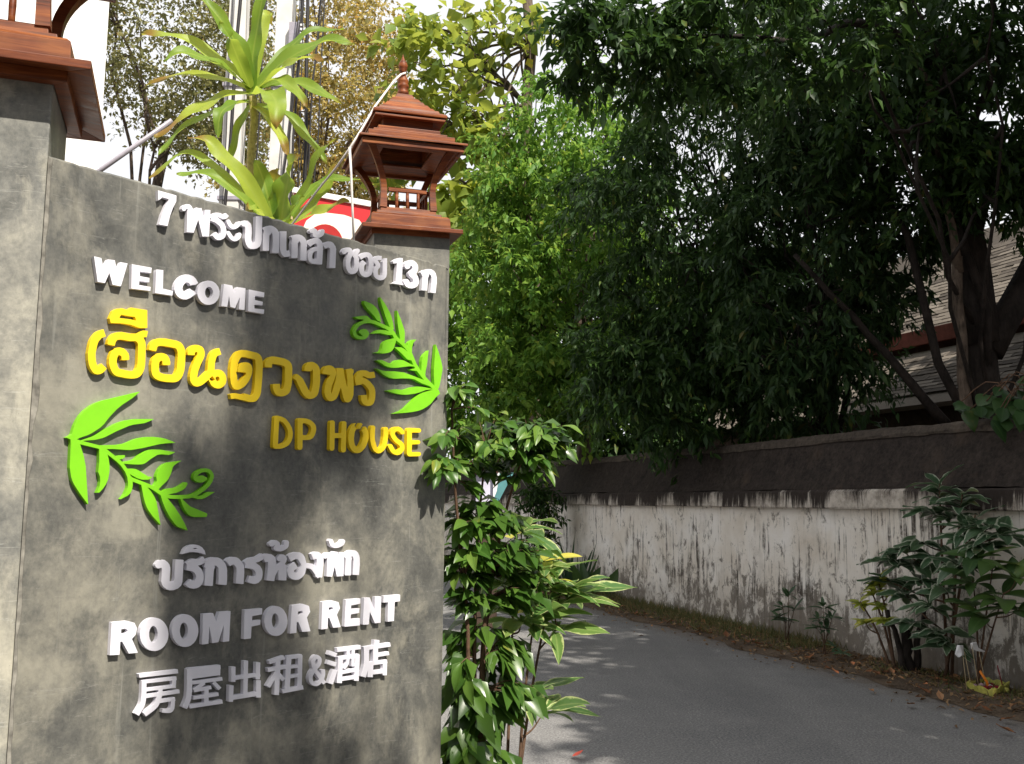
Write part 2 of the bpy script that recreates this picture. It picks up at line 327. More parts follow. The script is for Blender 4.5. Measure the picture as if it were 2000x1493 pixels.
def run(name, prof, mat, x0=-34, x1=9, step=0.12, amp=0.006):
    n = int((x1 - x0) / step) + 1; k = len(prof); V = []; F = []
    ph = rng.random((k, 3)) * 6
    for i in range(n):
        x = x0 + step * i
        for j, (y, z) in enumerate(prof):
            d = amp * (math.sin(x * 1.3 + ph[j][0]) + 0.6 * math.sin(x * 3.7 + ph[j][1]) + rng.normal() * 0.5)
            V.append((x, y + d * 0.7, z + d))
    for i in range(n - 1):
        for j in range(k): F.append((i * k + j, i * k + (j + 1) % k, (i + 1) * k + (j + 1) % k, (i + 1) * k + j))
    F += [tuple(range(k)), tuple((n - 1) * k + j for j in range(k - 1, -1, -1))]
    mb = MB(); mb.add(V, F); return mb.build(name, mat, bw)
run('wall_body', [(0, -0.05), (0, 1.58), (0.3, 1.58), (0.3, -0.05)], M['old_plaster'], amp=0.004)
run('moulding', [(-0.075, 1.565), (-0.085, 1.58), (-0.08, 1.75), (-0.05, 1.775), (0.33, 1.775), (0.35, 1.565)], M['moulding'], amp=0.003)
run('cap', [(-0.03, 1.768), (-0.035, 1.79), (0.02, 1.88), (0.12, 2.12), (0.185, 2.33), (0.20, 2.40), (0.30, 2.33), (0.37, 1.768)], M['cap'], amp=0.009)
run('cap_ridge', [(0.165, 2.325), (0.17, 2.37), (0.205, 2.425), (0.245, 2.435), (0.285, 2.41), (0.30, 2.33)], M['cap_ridge'], amp=0.009)

# ------------------------------------------------------------------ sign wall, gate pillars
SA = R(50.48); SR0 = Vector((-0.242, 3.666, 0))
sign = empty('sign_wall', SR0, (0, 0, SA))
tag(sign, 'grey polished concrete sign wall with white, yellow and green raised letters between two pillars', 'sign wall')
def panel():
    n, k = 90, 3; U0, U1, H = -1.528, 0.0, 2.488; V = []; F = []
    # ring of profile points: front bottom, front top (bevel), top front, top back, back bottom
    prof = [(0, -0.1), (0, 0.9), (0, 1.8), (0, H - 0.006), (0.006, H), (0.11, H - 0.004), (0.12, H - 0.012), (0.12, -0.1)]
    kk = len(prof)
    for i in range(n + 1):
        u = U0 + (U1 - U0) * i / n
        chip = 0.0025 * rng.normal() + (0.006 if rng.random() < 0.06 else 0)
        edge = 0.003 * max(0, 1 - (U1 - u) / 0.01)
        for j, (y, z) in enumerate(prof):
            V.append((u, y + (edge if j < 4 else 0) + (abs(chip) * 0.8 if j == 3 else 0), z - (abs(chip) if j in (3, 4) else 0)))
    for i in range(n):
        for j in range(kk): F.append((i * kk + j, i * kk + (j + 1) % kk, (i + 1) * kk + (j + 1) % kk, (i + 1) * kk + j))
    F += [tuple(range(kk)), tuple(n * kk + j for j in range(kk - 1, -1, -1))]
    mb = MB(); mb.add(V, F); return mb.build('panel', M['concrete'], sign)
panel()
t_ = plain('pale_plaster_joint', (0.21, 0.20, 0.175), 0.8, 0.2, 0.5, 30, 0.3)
jv = MB()
pp = []
for i in range(60):
    z = -0.1 + 2.58 * i / 59; w = 0.009 + 0.004 * math.sin(z * 9) * math.sin(z * 2.3) + 0.0025 * rng.normal()
    pp.append(((-1.531, -0.0025, z), (-1.531 + w, -0.0025, z), (-1.531 + w + 0.006, 0.004, z)))
V = [q for r_ in pp for q in r_]; F = []
for i in range(59):
    for j in range(2): F.append((i * 3 + j, i * 3 + j + 1, (i + 1) * 3 + j + 1, (i + 1) * 3 + j))
mk('plaster_joint', V, F, t_, sign)

TA = R(18.74); AX = Vector((math.cos(TA), math.sin(TA), 0)); BX = Vector((-AX.y, AX.x, 0))
PR = Vector((-0.242, 3.680, 0)); PL = Vector((-1.217, 2.487, 0))
def pillar(corner, hp, top, label, mat='concrete'):
    c = corner + (BX - AX) * hp; mb = MB(); mb.frustum(-0.1, hp, top, hp)
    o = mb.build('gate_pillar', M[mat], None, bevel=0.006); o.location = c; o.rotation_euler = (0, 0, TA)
    tag(o, label, 'pillar', 'concrete gate pillars'); return c
cR = pillar(PR, 0.147, 2.606, 'slim concrete pillar behind the sign wall under the whole wooden lantern, DP HOUSE end')
cL = pillar(PL, 0.18, 2.70, 'thick concrete pillar beside the pale plaster joint, under the cropped larger lantern', 'concrete_sunlit')

# ------------------------------------------------------------------ wooden lanterns
def lantern(c, z0, sc, lean, label):
    root = empty('wooden_lantern', (c.x, c.y, z0), (0, lean, TA), None, sc)
    tag(root, label, 'lantern', 'wooden gate lanterns')
    w = M['wood']; B = 0.0016
    def ring(name, parts, parent=root):
        mb = MB()
        for (o0, z_0, o1, z_1, th) in parts:     # sloped mitred boards: outer half o0 at z_0 -> inner half o1 at z_1
            for k in range(4):
                rot = Matrix.Rotation(k * math.pi / 2, 3, 'Z')
                q = [(-o0, -o0, z_0), (o0, -o0, z_0), (o1, -o1, z_1), (-o1, -o1, z_1)]
                v = [rot @ Vector(p) for p in q] + [rot @ (Vector(p) + Vector((0, 0, th))) for p in q]
                mb.add(v, [(3, 2, 1, 0), (4, 5, 6, 7), (0, 1, 5, 4), (1, 2, 6, 5), (2, 3, 7, 6), (3, 0, 4, 7)])
        return mb.build(name, w, parent, bevel=B)
    ring('base_plate', [(0.192, 0.004, 0.118, 0.017, 0.016)])
    ring('base_moulding', [(0.150, -0.008, 0.125, -0.008, 0.02)])
    MB().frustum(0.026, 0.154, 0.068, 0.152).frustum(0.068, 0.152, 0.076, 0.144).build('base_block', w, root, bevel=B)
    MB().frustum(0.0762, 0.127, 0.090, 0.125).build('base_step', w, root, bevel=B)
    MB().frustum(0.0902, 0.109, 0.110, 0.107).build('base_step', w, root, bevel=B)
    for sx in (-1, 1):
        for sy in (-1, 1):
            pts = []; rr = []
            for i in range(13):
                f_ = i / 12; h = 0.092 + 0.006 * (1 - f_) ** 2 + 0.066 * max(0, f_ - 0.30) ** 1.7 / 0.7 ** 1.7
                pts.append((sx * h, sy * h, 0.108 + 0.232 * f_)); rr.append(0.0185 - 0.003 * math.sin(f_ * math.pi))
            MB().tube(pts, rr, 4).build('post', w, root)
    for k in range(4):
        rot = Matrix.Rotation(k * math.pi / 2, 4, 'Z')
        o = MB().box((0, -0.084, 0.186), (0.075, 0.0065, 0.0085)).build('rail', w, root, bevel=B); o.data.transform(rot)
        for x in (-0.042, 0, 0.042):
            o = MB().lathe([(0.1095, 0.0066), (0.13, 0.0062), (0.15, 0.0068), (0.178, 0.006)], 10, (x, -0.084)).build('baluster', w, root, True); o.data.transform(rot)
    ring('soffit', [(0.190, 0.333, 0.098, 0.343, 0.008)])
    ring('fascia', [(0.196, 0.322, 0.183, 0.322, 0.022)])
    ring('lower_roof', [(0.2085, 0.3452, 0.105, 0.385, 0.008)])
    for z0_, z1_, h0, h1 in ((0.3625, 0.388, 0.168, 0.152), (0.3882, 0.404, 0.144, 0.130), (0.4042, 0.425, 0.122, 0.110)):
        ring('roof_step', [(h0, z0_, 0.1005, z0_ + .004, (z1_ - z0_) - .001)])
    MB().frustum(0.4252, 0.098, 0.470, 0.098).build('upper_box', w, root, bevel=B)
    ring('upper_soffit', [(0.138, 0.458, 0.0985, 0.464, 0.008)])
    MB().frustum(0.4722, 0.1435, 0.482, 0.1445).frustum(0.4822, 0.1445, 0.492, 0.130).build('upper_roof', w, root, bevel=B)
    for z0_, z1_, h0, h1 in ((0.4922, 0.507, 0.122, 0.116), (0.5072, 0.522, 0.108, 0.097), (0.5222, 0.540, 0.092, 0.080), (0.5402, 0.556, 0.074, 0.066), (0.5562, 0.573, 0.062, 0.050), (0.5732, 0.598, 0.042, 0.030)):
        MB().frustum(z0_, h0, z1_, h1).build('roof_step', w, root, bevel=B)
    MB().lathe([(0.597, 0.024), (0.618, 0.0225), (0.626, 0.0175), (0.634, 0.0225), (0.644, 0.0235), (0.652, 0.019), (0.657, 0.0225), (0.665, 0.0215), (0.684, 0.0125), (0.698, 0.0115), (0.702, 0.0155), (0.708, 0.013), (0.716, 0.0175), (0.726, 0.0188), (0.738, 0.0155), (0.750, 0.008), (0.762, 0.0035), (0.774, 0.0008)], 20).build('finial', w, root, True)
    return root
lantern(cR - AX * 0.006, 2.602, 1.0, R(-1.2), 'whole carved teak pagoda lantern with turned finial and white cord on the slim pillar')
lantern(cL, 2.69, 1.45, 0, 'larger teak lantern on the thick pillar in front of the white building')

# ------------------------------------------------------------------ buildings
wb = empty('white_building', (-2.84, 6.5, 0), (0, 0, R(32)))
tag(wb, 'tall plain white building behind the larger lantern', 'building')
MB().box((-2.5, 2.5, 4.5), (2.42, 2.5, 4.6)).build('wall', M['white_paint'], wb, bevel=0.01)
MB().box((-0.09, 0.09, 4.5), (0.10, 0.10, 4.62)).build('corner_pilaster', M['white_paint'], wb, bevel=0.008)

def tile_mat():
    t = NT('weathered_roof_tile'); r_ = t.n('ObjectInfo').outputs['Random']; n_ = t.noise(t.coord(which='World'), 26, 5, 0.7)
    col = t.ramp(t.math('ADD', t.math('MULTIPLY', r_, 0.6), t.math('MULTIPLY', n_, 0.4)), [(0.2, (0.075, 0.063, 0.054)), (0.5, (0.14, 0.12, 0.10)), (0.8, (0.23, 0.20, 0.17))])
    return t.done(t.principled(col, 0.9, 0.2, t.bump(n_, 0.5, 0.01)))
M['tile'] = tile_mat(); M['red_board'] = plain('red_fascia', (0.22, 0.065, 0.052), 0.7, 0.3, 0.25, 9); M['dark_wood'] = plain('dark_wood', (0.06, 0.04, 0.03), 0.8, 0.2, 0.3, 12)
hall = empty('temple_hall', lane(-13, 12.0), (0, 0, TH_L))
tag(hall, 'old hall with two tiers of weathered tile roof and red fascia behind the trees', 'building')
def slab(name, x0, x1, y0, z0, y1, z1, th, mat, parent=hall):
    d = Vector((0, y1 - y0, z1 - z0)); n_ = Vector((0, -d.z, d.y)).normalized() * -th
    q = [Vector((x0, y0, z0)), Vector((x1, y0, z0)), Vector((x1, y1, z1)), Vector((x0, y1, z1))]
    mb = MB(); mb.add(q + [p + n_ for p in q], [(0, 1, 2, 3), (7, 6, 5, 4), (0, 4, 5, 1), (1, 5, 6, 2), (2, 6, 7, 3), (3, 7, 4, 0)])
    return mb.build(name, mat, parent)
up = slab('upper_roof', -6, 6, 0.0, 4.58, 2.0, 6.72, 0.08, M['tile']); lo = slab('lower_roof', -6, 6, -1.45, 3.12, -0.02, 4.22, 0.08, M['tile'])
MB().box((0, -0.06, 4.46), (6.05, 0.03, 0.13)).build('fascia', M['red_board'], hall, bevel=0.004)
MB().box((0, 2.2, 2.2), (5.7, 2.0, 2.25)).build('wall', M['dark_wood'], hall); MB().box((0, -0.6, 1.55), (5.6, 0.55, 1.6)).build('wall', M['dark_wood'], hall)
tv = [(-0.2, 0, 0.004), (0.2, 0, 0.004), (0.2, 0.15, 0.0), (-0.2, 0.15, 0.0), (-0.2, 0, 0.022), (0.2, 0, 0.022), (0.2, 0.15, 0.010), (-0.2, 0.15, 0.010)]
tmesh = None
def tiles(parent, x0, nx, y0, z0, y1, z1, nr):
    global tmesh
    ang = math.atan2(z1 - z0, y1 - y0); n_ = Vector((0, -math.sin(ang), math.cos(ang)))
    for r_ in range(nr):
        for k in range(nx):
            if tmesh is None:
                o = mk('tile', tv, [(3, 2, 1, 0), (4, 5, 6, 7), (0, 1, 5, 4), (1, 2, 6, 5), (2, 3, 7, 6), (3, 0, 4, 7)], M['tile'], parent); tmesh = o.data
            else:
                o = link(bpy.data.objects.new('tile', tmesh), parent)
            p = Vector((x0 + 0.41 * (k + 0.5 * (r_ % 2)), y0, z0)) + Vector((0, math.cos(ang), math.sin(ang))) * (0.103 * r_ + random.uniform(-.006, .006)) + n_ * (0.004 + random.uniform(0, .006))
            o.location = p; o.rotation_euler = (ang + random.uniform(-.03, .03), random.uniform(-.02, .02), random.uniform(-.02, .02))
tiles(up, -2.0, 9, -0.03, 4.56, 1.97, 6.70, 21); tiles(lo, -0.9, 9, -1.22, 3.30, -0.02, 4.22, 12)
# ------------------------------------------------------------------ foliage tools
def nrmz(a): return a / (np.linalg.norm(a, axis=-1, keepdims=True) + 1e-9)
def leaf_arrays(pos, d, nrm, L, W, fold=0.25, droop=0.15, belly=0.45):
    """five-vertex folded leaves as arrays (4 triangles each)"""
    N = len(pos); d = nrmz(d); s = nrmz(np.cross(d, nrm)); n_ = np.cross(s, d)
    L = np.broadcast_to(L, (N,))[:, None]; W = np.broadcast_to(W, (N,))[:, None]
    mid = pos + d * L * belly; tip = pos + d * L - n_ * L * droop
    l_ = mid - s * W * 0.5 + n_ * W * fold; r_ = mid + s * W * 0.5 + n_ * W * fold
    V = np.stack([pos, mid, l_, r_, tip], 1).reshape(-1, 3)
    b = (np.arange(N) * 5)[:, None]
    F = np.concatenate([b + [0, 1, 2], b + [0, 3, 1], b + [2, 1, 4], b + [1, 3, 4]], 0)
    return V, F
def twig_leaves(g, centers, radii, twigs, per, L, W, droop=0.35, up=0.8, spread=0.75):
    """clumps of twigs; leaves set along every twig"""
    P = []; D = []; Nn = []
    for c, r_ in zip(centers, radii):
        td = nrmz(g.normal(size=(twigs, 3)) * [1, 1, 0.7] + [0, 0, 0.1])
        for k in range(twigs):
            t = np.linspace(0.15, 1, per) + g.normal(size=per) * 0.05
            p = c + td[k] * (t * r_)[:, None] + np.array([0, 0, -1]) * ((t ** 2) * r_ * droop * 0.8)[:, None] + g.normal(size=(per, 3)) * r_ * 0.06
            dd = td[k] * 0.7 + g.normal(size=(per, 3)) * spread + np.array([0, 0, -droop * 1.6])
            P.append(p); D.append(dd); Nn.append(np.array([0, 0, up]) + g.normal(size=(per, 3)) * 0.45)
    P = np.concatenate(P); D = np.concatenate(D); Nn = np.concatenate(Nn)
    f_ = 0.5 + 0.9 * g.random(len(P))
    return P, D, Nn, L * f_, W * f_
def ellipsoid(g, n, c, r_, shell=0.35):
    q = nrmz(g.normal(size=(n, 3))) * ((shell + (1 - shell) * g.random((n, 1))) ** 0.6)
    return np.array(c) + q * np.array(r_)
def limb(mb, p0, p1, r0, r1, sag=0.0, n=7, wob=0.06, sides=7):
    p0 = Vector(p0); p1 = Vector(p1); L_ = (p1 - p0).length; pts = []; rr = []
    for i in range(n + 1):
        f_ = i / n; p = p0.lerp(p1, f_); p.z += sag * 4 * f_ * (1 - f_)
        if 0 < i < n: p += Vector((random.uniform(-1, 1), random.uniform(-1, 1), random.uniform(-1, 1))) * wob * L_ * 0.35
        pts.append(p); rr.append(r0 + (r1 - r0) * f_ ** 0.8)
    mb.tube(pts, rr, sides); return pts
def tree(name, label, base, top, r0, crowns, leaf, mat, bark, seed, group=None, fork=None, limbs=26, extra=None, keep=None, cat='tree'):
    """crowns: list of (centre, radii, clumps, clump radius); leaf: dict(twigs, per, L, W, droop)"""
    g = np.random.default_rng(seed); random.seed(seed)
    root = empty(name, base); tag(root, label, cat, group)
    mb = MB(); base_v = Vector(base); trunk = limb(mb, base_v, top, r0, r0 * 0.5, 0, 10, 0.03, 12)
    C = []; RR = []
    for c, r_, n, cr_ in crowns:
        q = ellipsoid(g, n, c, r_)
        q = q[q[:, 2] > 2.2] if keep is None else q[keep(q)]
        C.append(q); RR.append(np.full(len(q), cr_) * (0.7 + 0.6 * g.random(len(q))))
    C = np.concatenate(C); RR = np.concatenate(RR)
    for k, i in enumerate(g.permutation(len(C))[:limbs]):
        tgt = Vector(C[i]); j = min(len(trunk) - 1, max(4, int(len(trunk) * (0.45 + 0.5 * g.random()))))
        st = trunk[j]; pts = limb(mb, st, tgt, r0 * (0.24 if k < 5 else 0.11), 0.010, 0.12 * (tgt - st).length, 7, 0.1, 6)
        for w_ in range(3):
            q = pts[3 + w_]; near = C[np.argsort(((C - np.array(q)) ** 2).sum(1))[g.integers(1, 6)]]
            limb(mb, q, near, 0.03, 0.008, 0.05, 4, 0.12, 5)
    if extra:
        for e_ in extra: limb(mb, *e_)
    for i in range(len(mb.v)): mb.v[i] = tuple(Vector(mb.v[i]) - base_v)
    mb.build('trunk', bark, root, True)
    P, D, Nn, L_, W_ = twig_leaves(g, C, RR, leaf['twigs'], leaf['per'], leaf['L'], leaf['W'], leaf.get('droop', .35), leaf.get('up', .8))
    V, F = leaf_arrays(P - np.array(base), D, Nn, L_, W_, leaf.get('fold', .2), leaf.get('bend', .12), leaf.get('belly', .45))
    o = bulk('crown', V, F, mat, root); tag(o, kind='stuff')
    return root, C
M['lf_dry'] = leaf_mat('dry_olive_leaf', (0.13, 0.115, 0.05), (0.12, 0.145, 0.05), (0.27, 0.25, 0.10), 0.4, 0.5, 0.35)
M['lf_dry2'] = leaf_mat('yellowing_leaf', (0.17, 0.13, 0.055), (0.17, 0.175, 0.06), (0.50, 0.36, 0.11), 0.4, 0.5, 0.3)
M['lf_bush'] = leaf_mat('fresh_green_leaf', (0.040, 0.105, 0.014), (0.085, 0.20, 0.028), (0.21, 0.33, 0.048), 0.4, 0.5, 0.25)
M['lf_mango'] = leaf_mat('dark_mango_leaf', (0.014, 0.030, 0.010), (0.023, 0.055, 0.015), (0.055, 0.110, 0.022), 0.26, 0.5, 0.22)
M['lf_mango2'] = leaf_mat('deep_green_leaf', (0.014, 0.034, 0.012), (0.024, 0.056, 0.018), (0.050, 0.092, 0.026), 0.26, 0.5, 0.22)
M['lf_teak'] = leaf_mat('broad_yellow_green_leaf', (0.070, 0.13, 0.026), (0.13, 0.21, 0.035), (0.34, 0.36, 0.055), 0.42, 0.5, 0.35, per_object=False)

# ------------------------------------------------------------------ trees
tree('dry_tree', 'olive brown fine leaved tree beside the white building, behind the potted dracaena', (-6.6, 16.5, 0), (-6.0, 16.3, 7.5), 0.16,
     [((-5.9, 16, 9.8), (2.0, 1.6, 2.5), 250, 0.5), ((-5.0, 15.6, 8.0), (1.1, .8, 1.0), 44, 0.4)], dict(twigs=7, per=13, L=0.085, W=0.045, droop=.25), M['lf_dry'], M['bark'], 11, limbs=4)
tree('yellowing_tree', 'tall tree with small yellowing brown leaves behind the utility poles', (-5.6, 26, 0), (-5.4, 26, 10.5), 0.30,
     [((-4.9, 26, 13.0), (2.0, 2.0, 3.4), 190, 0.75), ((-4.2, 25.4, 9.6), (1.5, 1.2, 1.6), 46, 0.6), ((-7.0, 27, 11.0), (1.6, 1.2, 3.0), 60, 0.7)], dict(twigs=7, per=13, L=0.13, W=0.075, droop=.25), M['lf_dry2'], M['bark'], 12,
     limbs=6, extra=[((-5.6, 26, 8.5), (-4.4, 25.8, 11.5), 0.16, 0.05, 0.2), ((-5.5, 26, 9.6), (-6.2, 26, 13.0), 0.14, 0.05, 0.1)])
tree('bushy_tree', 'sunlit bushy green tree with drooping leaves overhanging the far end of the old wall', (1.6, 19.6, 0), (1.3, 19.2, 5.5), 0.2,
     [((1.0, 18.6, 6.6), (1.9, 1.5, 3.9), 190, 0.62), ((0.7, 18.2, 4.0), (1.5, 1.0, 1.7), 60, 0.5), ((-0.1, 19.2, 6.0), (0.9, .9, 2.4), 40, 0.5)], dict(twigs=7, per=16, L=0.155, W=0.068, droop=.5, bend=.25), M['lf_bush'], M['bark'], 13, 'trees behind the old wall')
tree('mango_tree', 'dark dense mango tree over the middle of the old wall', (4.1, 15.8, 0), (3.6, 15.4, 4.6), 0.24,
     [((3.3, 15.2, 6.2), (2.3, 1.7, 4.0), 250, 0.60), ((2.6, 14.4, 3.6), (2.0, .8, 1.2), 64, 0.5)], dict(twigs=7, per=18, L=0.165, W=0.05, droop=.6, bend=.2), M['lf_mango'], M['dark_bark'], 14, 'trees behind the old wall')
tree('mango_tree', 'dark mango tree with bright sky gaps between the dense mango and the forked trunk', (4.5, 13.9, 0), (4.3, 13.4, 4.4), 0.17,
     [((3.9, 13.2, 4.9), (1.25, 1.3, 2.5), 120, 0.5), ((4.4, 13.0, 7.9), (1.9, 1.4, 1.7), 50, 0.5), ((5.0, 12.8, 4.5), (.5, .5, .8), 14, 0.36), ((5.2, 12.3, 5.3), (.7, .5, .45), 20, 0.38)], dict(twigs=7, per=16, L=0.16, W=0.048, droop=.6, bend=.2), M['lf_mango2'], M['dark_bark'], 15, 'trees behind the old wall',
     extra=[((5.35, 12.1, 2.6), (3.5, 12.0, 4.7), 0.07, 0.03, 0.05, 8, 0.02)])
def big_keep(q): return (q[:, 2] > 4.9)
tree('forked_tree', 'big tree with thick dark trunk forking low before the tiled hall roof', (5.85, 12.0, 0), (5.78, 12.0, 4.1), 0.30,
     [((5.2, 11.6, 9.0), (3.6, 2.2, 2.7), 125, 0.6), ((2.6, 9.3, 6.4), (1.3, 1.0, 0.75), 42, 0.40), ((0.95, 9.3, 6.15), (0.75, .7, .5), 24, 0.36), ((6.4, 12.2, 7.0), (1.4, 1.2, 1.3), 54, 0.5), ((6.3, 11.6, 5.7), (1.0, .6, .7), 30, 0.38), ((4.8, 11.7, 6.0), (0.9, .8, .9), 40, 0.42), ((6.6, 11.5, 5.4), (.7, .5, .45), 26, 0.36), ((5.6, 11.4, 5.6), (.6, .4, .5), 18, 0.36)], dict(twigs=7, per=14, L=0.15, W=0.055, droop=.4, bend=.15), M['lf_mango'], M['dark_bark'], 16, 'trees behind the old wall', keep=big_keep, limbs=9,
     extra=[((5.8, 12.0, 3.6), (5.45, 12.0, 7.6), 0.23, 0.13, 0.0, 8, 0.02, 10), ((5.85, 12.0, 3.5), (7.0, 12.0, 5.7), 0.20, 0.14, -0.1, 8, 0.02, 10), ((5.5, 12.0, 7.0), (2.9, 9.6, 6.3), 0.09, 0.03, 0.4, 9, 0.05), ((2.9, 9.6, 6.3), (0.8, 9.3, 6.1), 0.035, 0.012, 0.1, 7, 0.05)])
sl = MB(); random.seed(3); limb(sl, (0, 0, 0), (-0.05, 0.05, 4.6), 0.085, 0.06, 0, 9, 0.02, 9); limb(sl, (-0.04, 0.04, 4.4), (-0.6, -0.2, 7.5), 0.055, 0.03, 0.1)
st_ = empty('slender_tree', (5.42, 11.6, 0)); tag(st_, 'slender straight trunk standing just left of the thick forked trunk', 'tree', 'trees behind the old wall')
sl.build('trunk', M['bark'], st_, True)
g_ = np.random.default_rng(31); cc = ellipsoid(g_, 18, (-0.6, -0.1, 7.4), (0.9, 0.8, 1.0)); a_ = twig_leaves(g_, cc, np.full(18, .45), 6, 12, .15, .05); V, F = leaf_arrays(*a_); tag(bulk('crown', V, F, M['lf_mango2'], st_), kind='stuff')
# trees farther off that close the view behind the wall
for i, (b_, c_, r_, n_, lab) in enumerate([((3.2, 24, 0), (2.6, 24, 5.6), (3.2, 2, 4.6), 190, 'dark background tree far behind the dense mango'), ((8.2, 23.5, 0), (7.2, 23.5, 4.6), (2.6, 2, 3.4), 120, 'dark background tree beyond the tiled hall'),
                                       ((-0.2, 31, 0), (-0.4, 31, 6.5), (3.0, 2, 6.0), 170, 'far green tree closing the end of the lane'), ((-6.5, 36, 0), (-6.5, 36, 5.0), (4.5, 2, 4.8), 170, 'far tree behind the yellowing tree at the lane end'), ((-13, 30, 0), (-13, 30, 5.0), (4.5, 2, 4.8), 150, 'far tree behind the white building')]):
    tree('background_tree', lab, b_, (b_[0], b_[1], 5), 0.25, [(c_, r_, n_, 1.0)], dict(twigs=8, per=13, L=0.30, W=0.13, droop=.4), M['lf_mango'] if i < 2 else M['lf_bush'], M['dark_bark'], 41 + i, 'trees closing the background')
# trees to the right of the picture whose canopy shades the lane and dapples the sign
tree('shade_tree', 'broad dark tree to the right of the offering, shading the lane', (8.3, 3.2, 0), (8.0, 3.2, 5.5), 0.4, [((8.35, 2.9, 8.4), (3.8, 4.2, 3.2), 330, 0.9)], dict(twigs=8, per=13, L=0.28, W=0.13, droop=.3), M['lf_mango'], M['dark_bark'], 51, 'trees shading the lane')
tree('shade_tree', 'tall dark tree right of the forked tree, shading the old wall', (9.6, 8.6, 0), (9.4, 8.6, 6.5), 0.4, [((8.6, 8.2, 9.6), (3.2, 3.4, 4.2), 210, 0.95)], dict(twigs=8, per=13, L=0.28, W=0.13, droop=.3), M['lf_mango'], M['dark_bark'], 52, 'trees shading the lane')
for i, (b_, c_, r_, lab) in enumerate([((-5.5, -7, 0), (-5.2, -7, 5.0), (3.4, 2.6, 4.2), 'added dense tree behind the viewer cutting sky light, sign side of the lane'), ((1.5, -12.5, 0), (1.5, -12.5, 5.5), (4.2, 2.6, 4.8), 'added dense tree cutting sky light across the lane behind the viewer'), ((9.5, -7.5, 0), (9.8, -7.8, 5.0), (3.4, 3.0, 4.2), 'added dense tree behind the viewer cutting sky light, old wall side')]):
    tree('sky_block_tree', lab, b_, (b_[0], b_[1], 4.5), 0.25, [(c_, r_, 190, 1.0)], dict(twigs=8, per=12, L=0.32, W=0.15, droop=.4), M['lf_mango'], M['dark_bark'], 55 + i, 'added trees behind the viewer')  # unseen trees added to cut the sky fill on the sign
# --- sparse tall tree behind the viewer's right shoulder
blobs = [(4.14, -3.66, 12.17, .15), (4.14, -3.66, 12.10, .20), (4.19, -3.60, 11.94, .15), (4.24, -3.538, 12.05, .12), (4.32, -3.44, 12.15, .10), (4.04, -3.78, 11.55, .14), (4.06, -3.76, 11.40, .15), (4.01, -3.81, 11.29, .12), (3.98, -3.86, 11.06, .12), (4.20, -3.58, 10.84, .13)]
g_ = np.random.default_rng(61); random.seed(61)
sp = empty('tall_tree', (6.4, -6.2, 0)); tag(sp, 'tall sparse tree behind the viewer, throwing soft dapples on the sign wall', 'tree', 'trees shading the lane')
mb = MB(); tr_ = limb(mb, (0, 0, 0), (-0.6, 0.6, 11.0), 0.3, 0.12, 0, 10, 0.02, 10)
C = np.array([[b[0] - 6.4, b[1] + 6.2, b[2]] for b in blobs]); RR = np.array([b[3] for b in blobs])
oth = ellipsoid(g_, 120, (0.6, -0.9, 12.6), (2.6, 2.4, 2.4)); oth = oth[(oth[:, 0] > -0.9) & (oth[:, 1] < 1.0)]
for q in list(C[:6]) + list(oth[:30]): limb(mb, tr_[6 + int(3 * g_.random())], q, 0.04, 0.008, 0.25, 6, 0.08, 5)
mb.build('trunk', M['dark_bark'], sp, True)
P1 = twig_leaves(g_, C, RR, 8, 9, .19, .095, .2); P2 = twig_leaves(g_, oth, np.full(len(oth), .7), 7, 11, .24, .11, .3)
V, F = leaf_arrays(*[np.concatenate([a, b]) for a, b in zip(P1, P2)]); tag(bulk('crown', V, F, M['lf_mango'], sp), kind='stuff')

# ------------------------------------------------------------------ single leaves as parts
def leaf_blade(L_, W_, n=7, fold=0.18, bend=0.25, wave=0.0, belly=0.45, tipw=0.02, seed=0):
    """leaf along +Y, midrib row and two half-edge rows each side; returns verts, faces, lf attribute"""
    g = random.Random(seed); V = []; A = []; F = []; cols = (-1, -0.5, 0, 0.5, 1)
    for i in range(n + 1):
        t = i / n; prof = (math.sin(math.pi * min(1, t ** (math.log(0.5) / math.log(belly)))) ** 0.85) if 0 < t < 1 else 0.0
        w = W_ * 0.5 * max(prof, tipw if t > 0 else 0.06)
        y = L_ * (t - 0.08 * bend * t * t); zc = -bend * L_ * t * t
        for s_ in cols:
            wz = wave * W_ * math.sin(t * 9 + (1.5 if s_ > 0 else 0) + seed) * abs(s_)
            V.append((w * s_, y, zc + fold * w * abs(s_) + wz)); A.append((t, abs(s_), 0, 1))
    for i in range(n):
        for j in range(4): F.append((i * 5 + j, i * 5 + j + 1, (i + 1) * 5 + j + 1, (i + 1) * 5 + j))
    return V, F, A
def leaf_kinds(k, mat, L_, W_, seed=0, **kw):
    out = []
    for i in range(k):
        g = random.Random(seed * 100 + i)
        V, F, A = leaf_blade(L_ * g.uniform(.85, 1.15), W_ * g.uniform(.85, 1.15), seed=seed * 10 + i, bend=kw.get('bend', .25) * g.uniform(.3, 1.7), fold=kw.get('fold', .18) * g.uniform(.4, 1.8), n=kw.get('n', 7), wave=kw.get('wave', 0.0), belly=kw.get('belly', .45))
        me = bpy.data.meshes.new('leaf'); me.from_pydata(V, [], F); me.materials.append(mat); me.polygons.foreach_set('use_smooth', [True] * len(F))
        a = me.color_attributes.new('lf', 'FLOAT_COLOR', 'POINT'); a.data.foreach_set('color', np.array(A, np.float32).ravel()); me.update(); out.append(me)
    return out
def frame(d, up):
    """matrix with +Y along d and +Z near up"""
    y = Vector(d).normalized(); z = Vector(up); z = z - y * z.dot(y)
    if z.length < 1e-4: z = Vector((1, 0, 0)) - y * y.x
    z.normalize(); x = y.cross(z); mt = Matrix.Identity(3)
    for i in range(3): mt[i][0] = x[i]; mt[i][1] = y[i]; mt[i][2] = z[i]
    return mt.to_4x4()
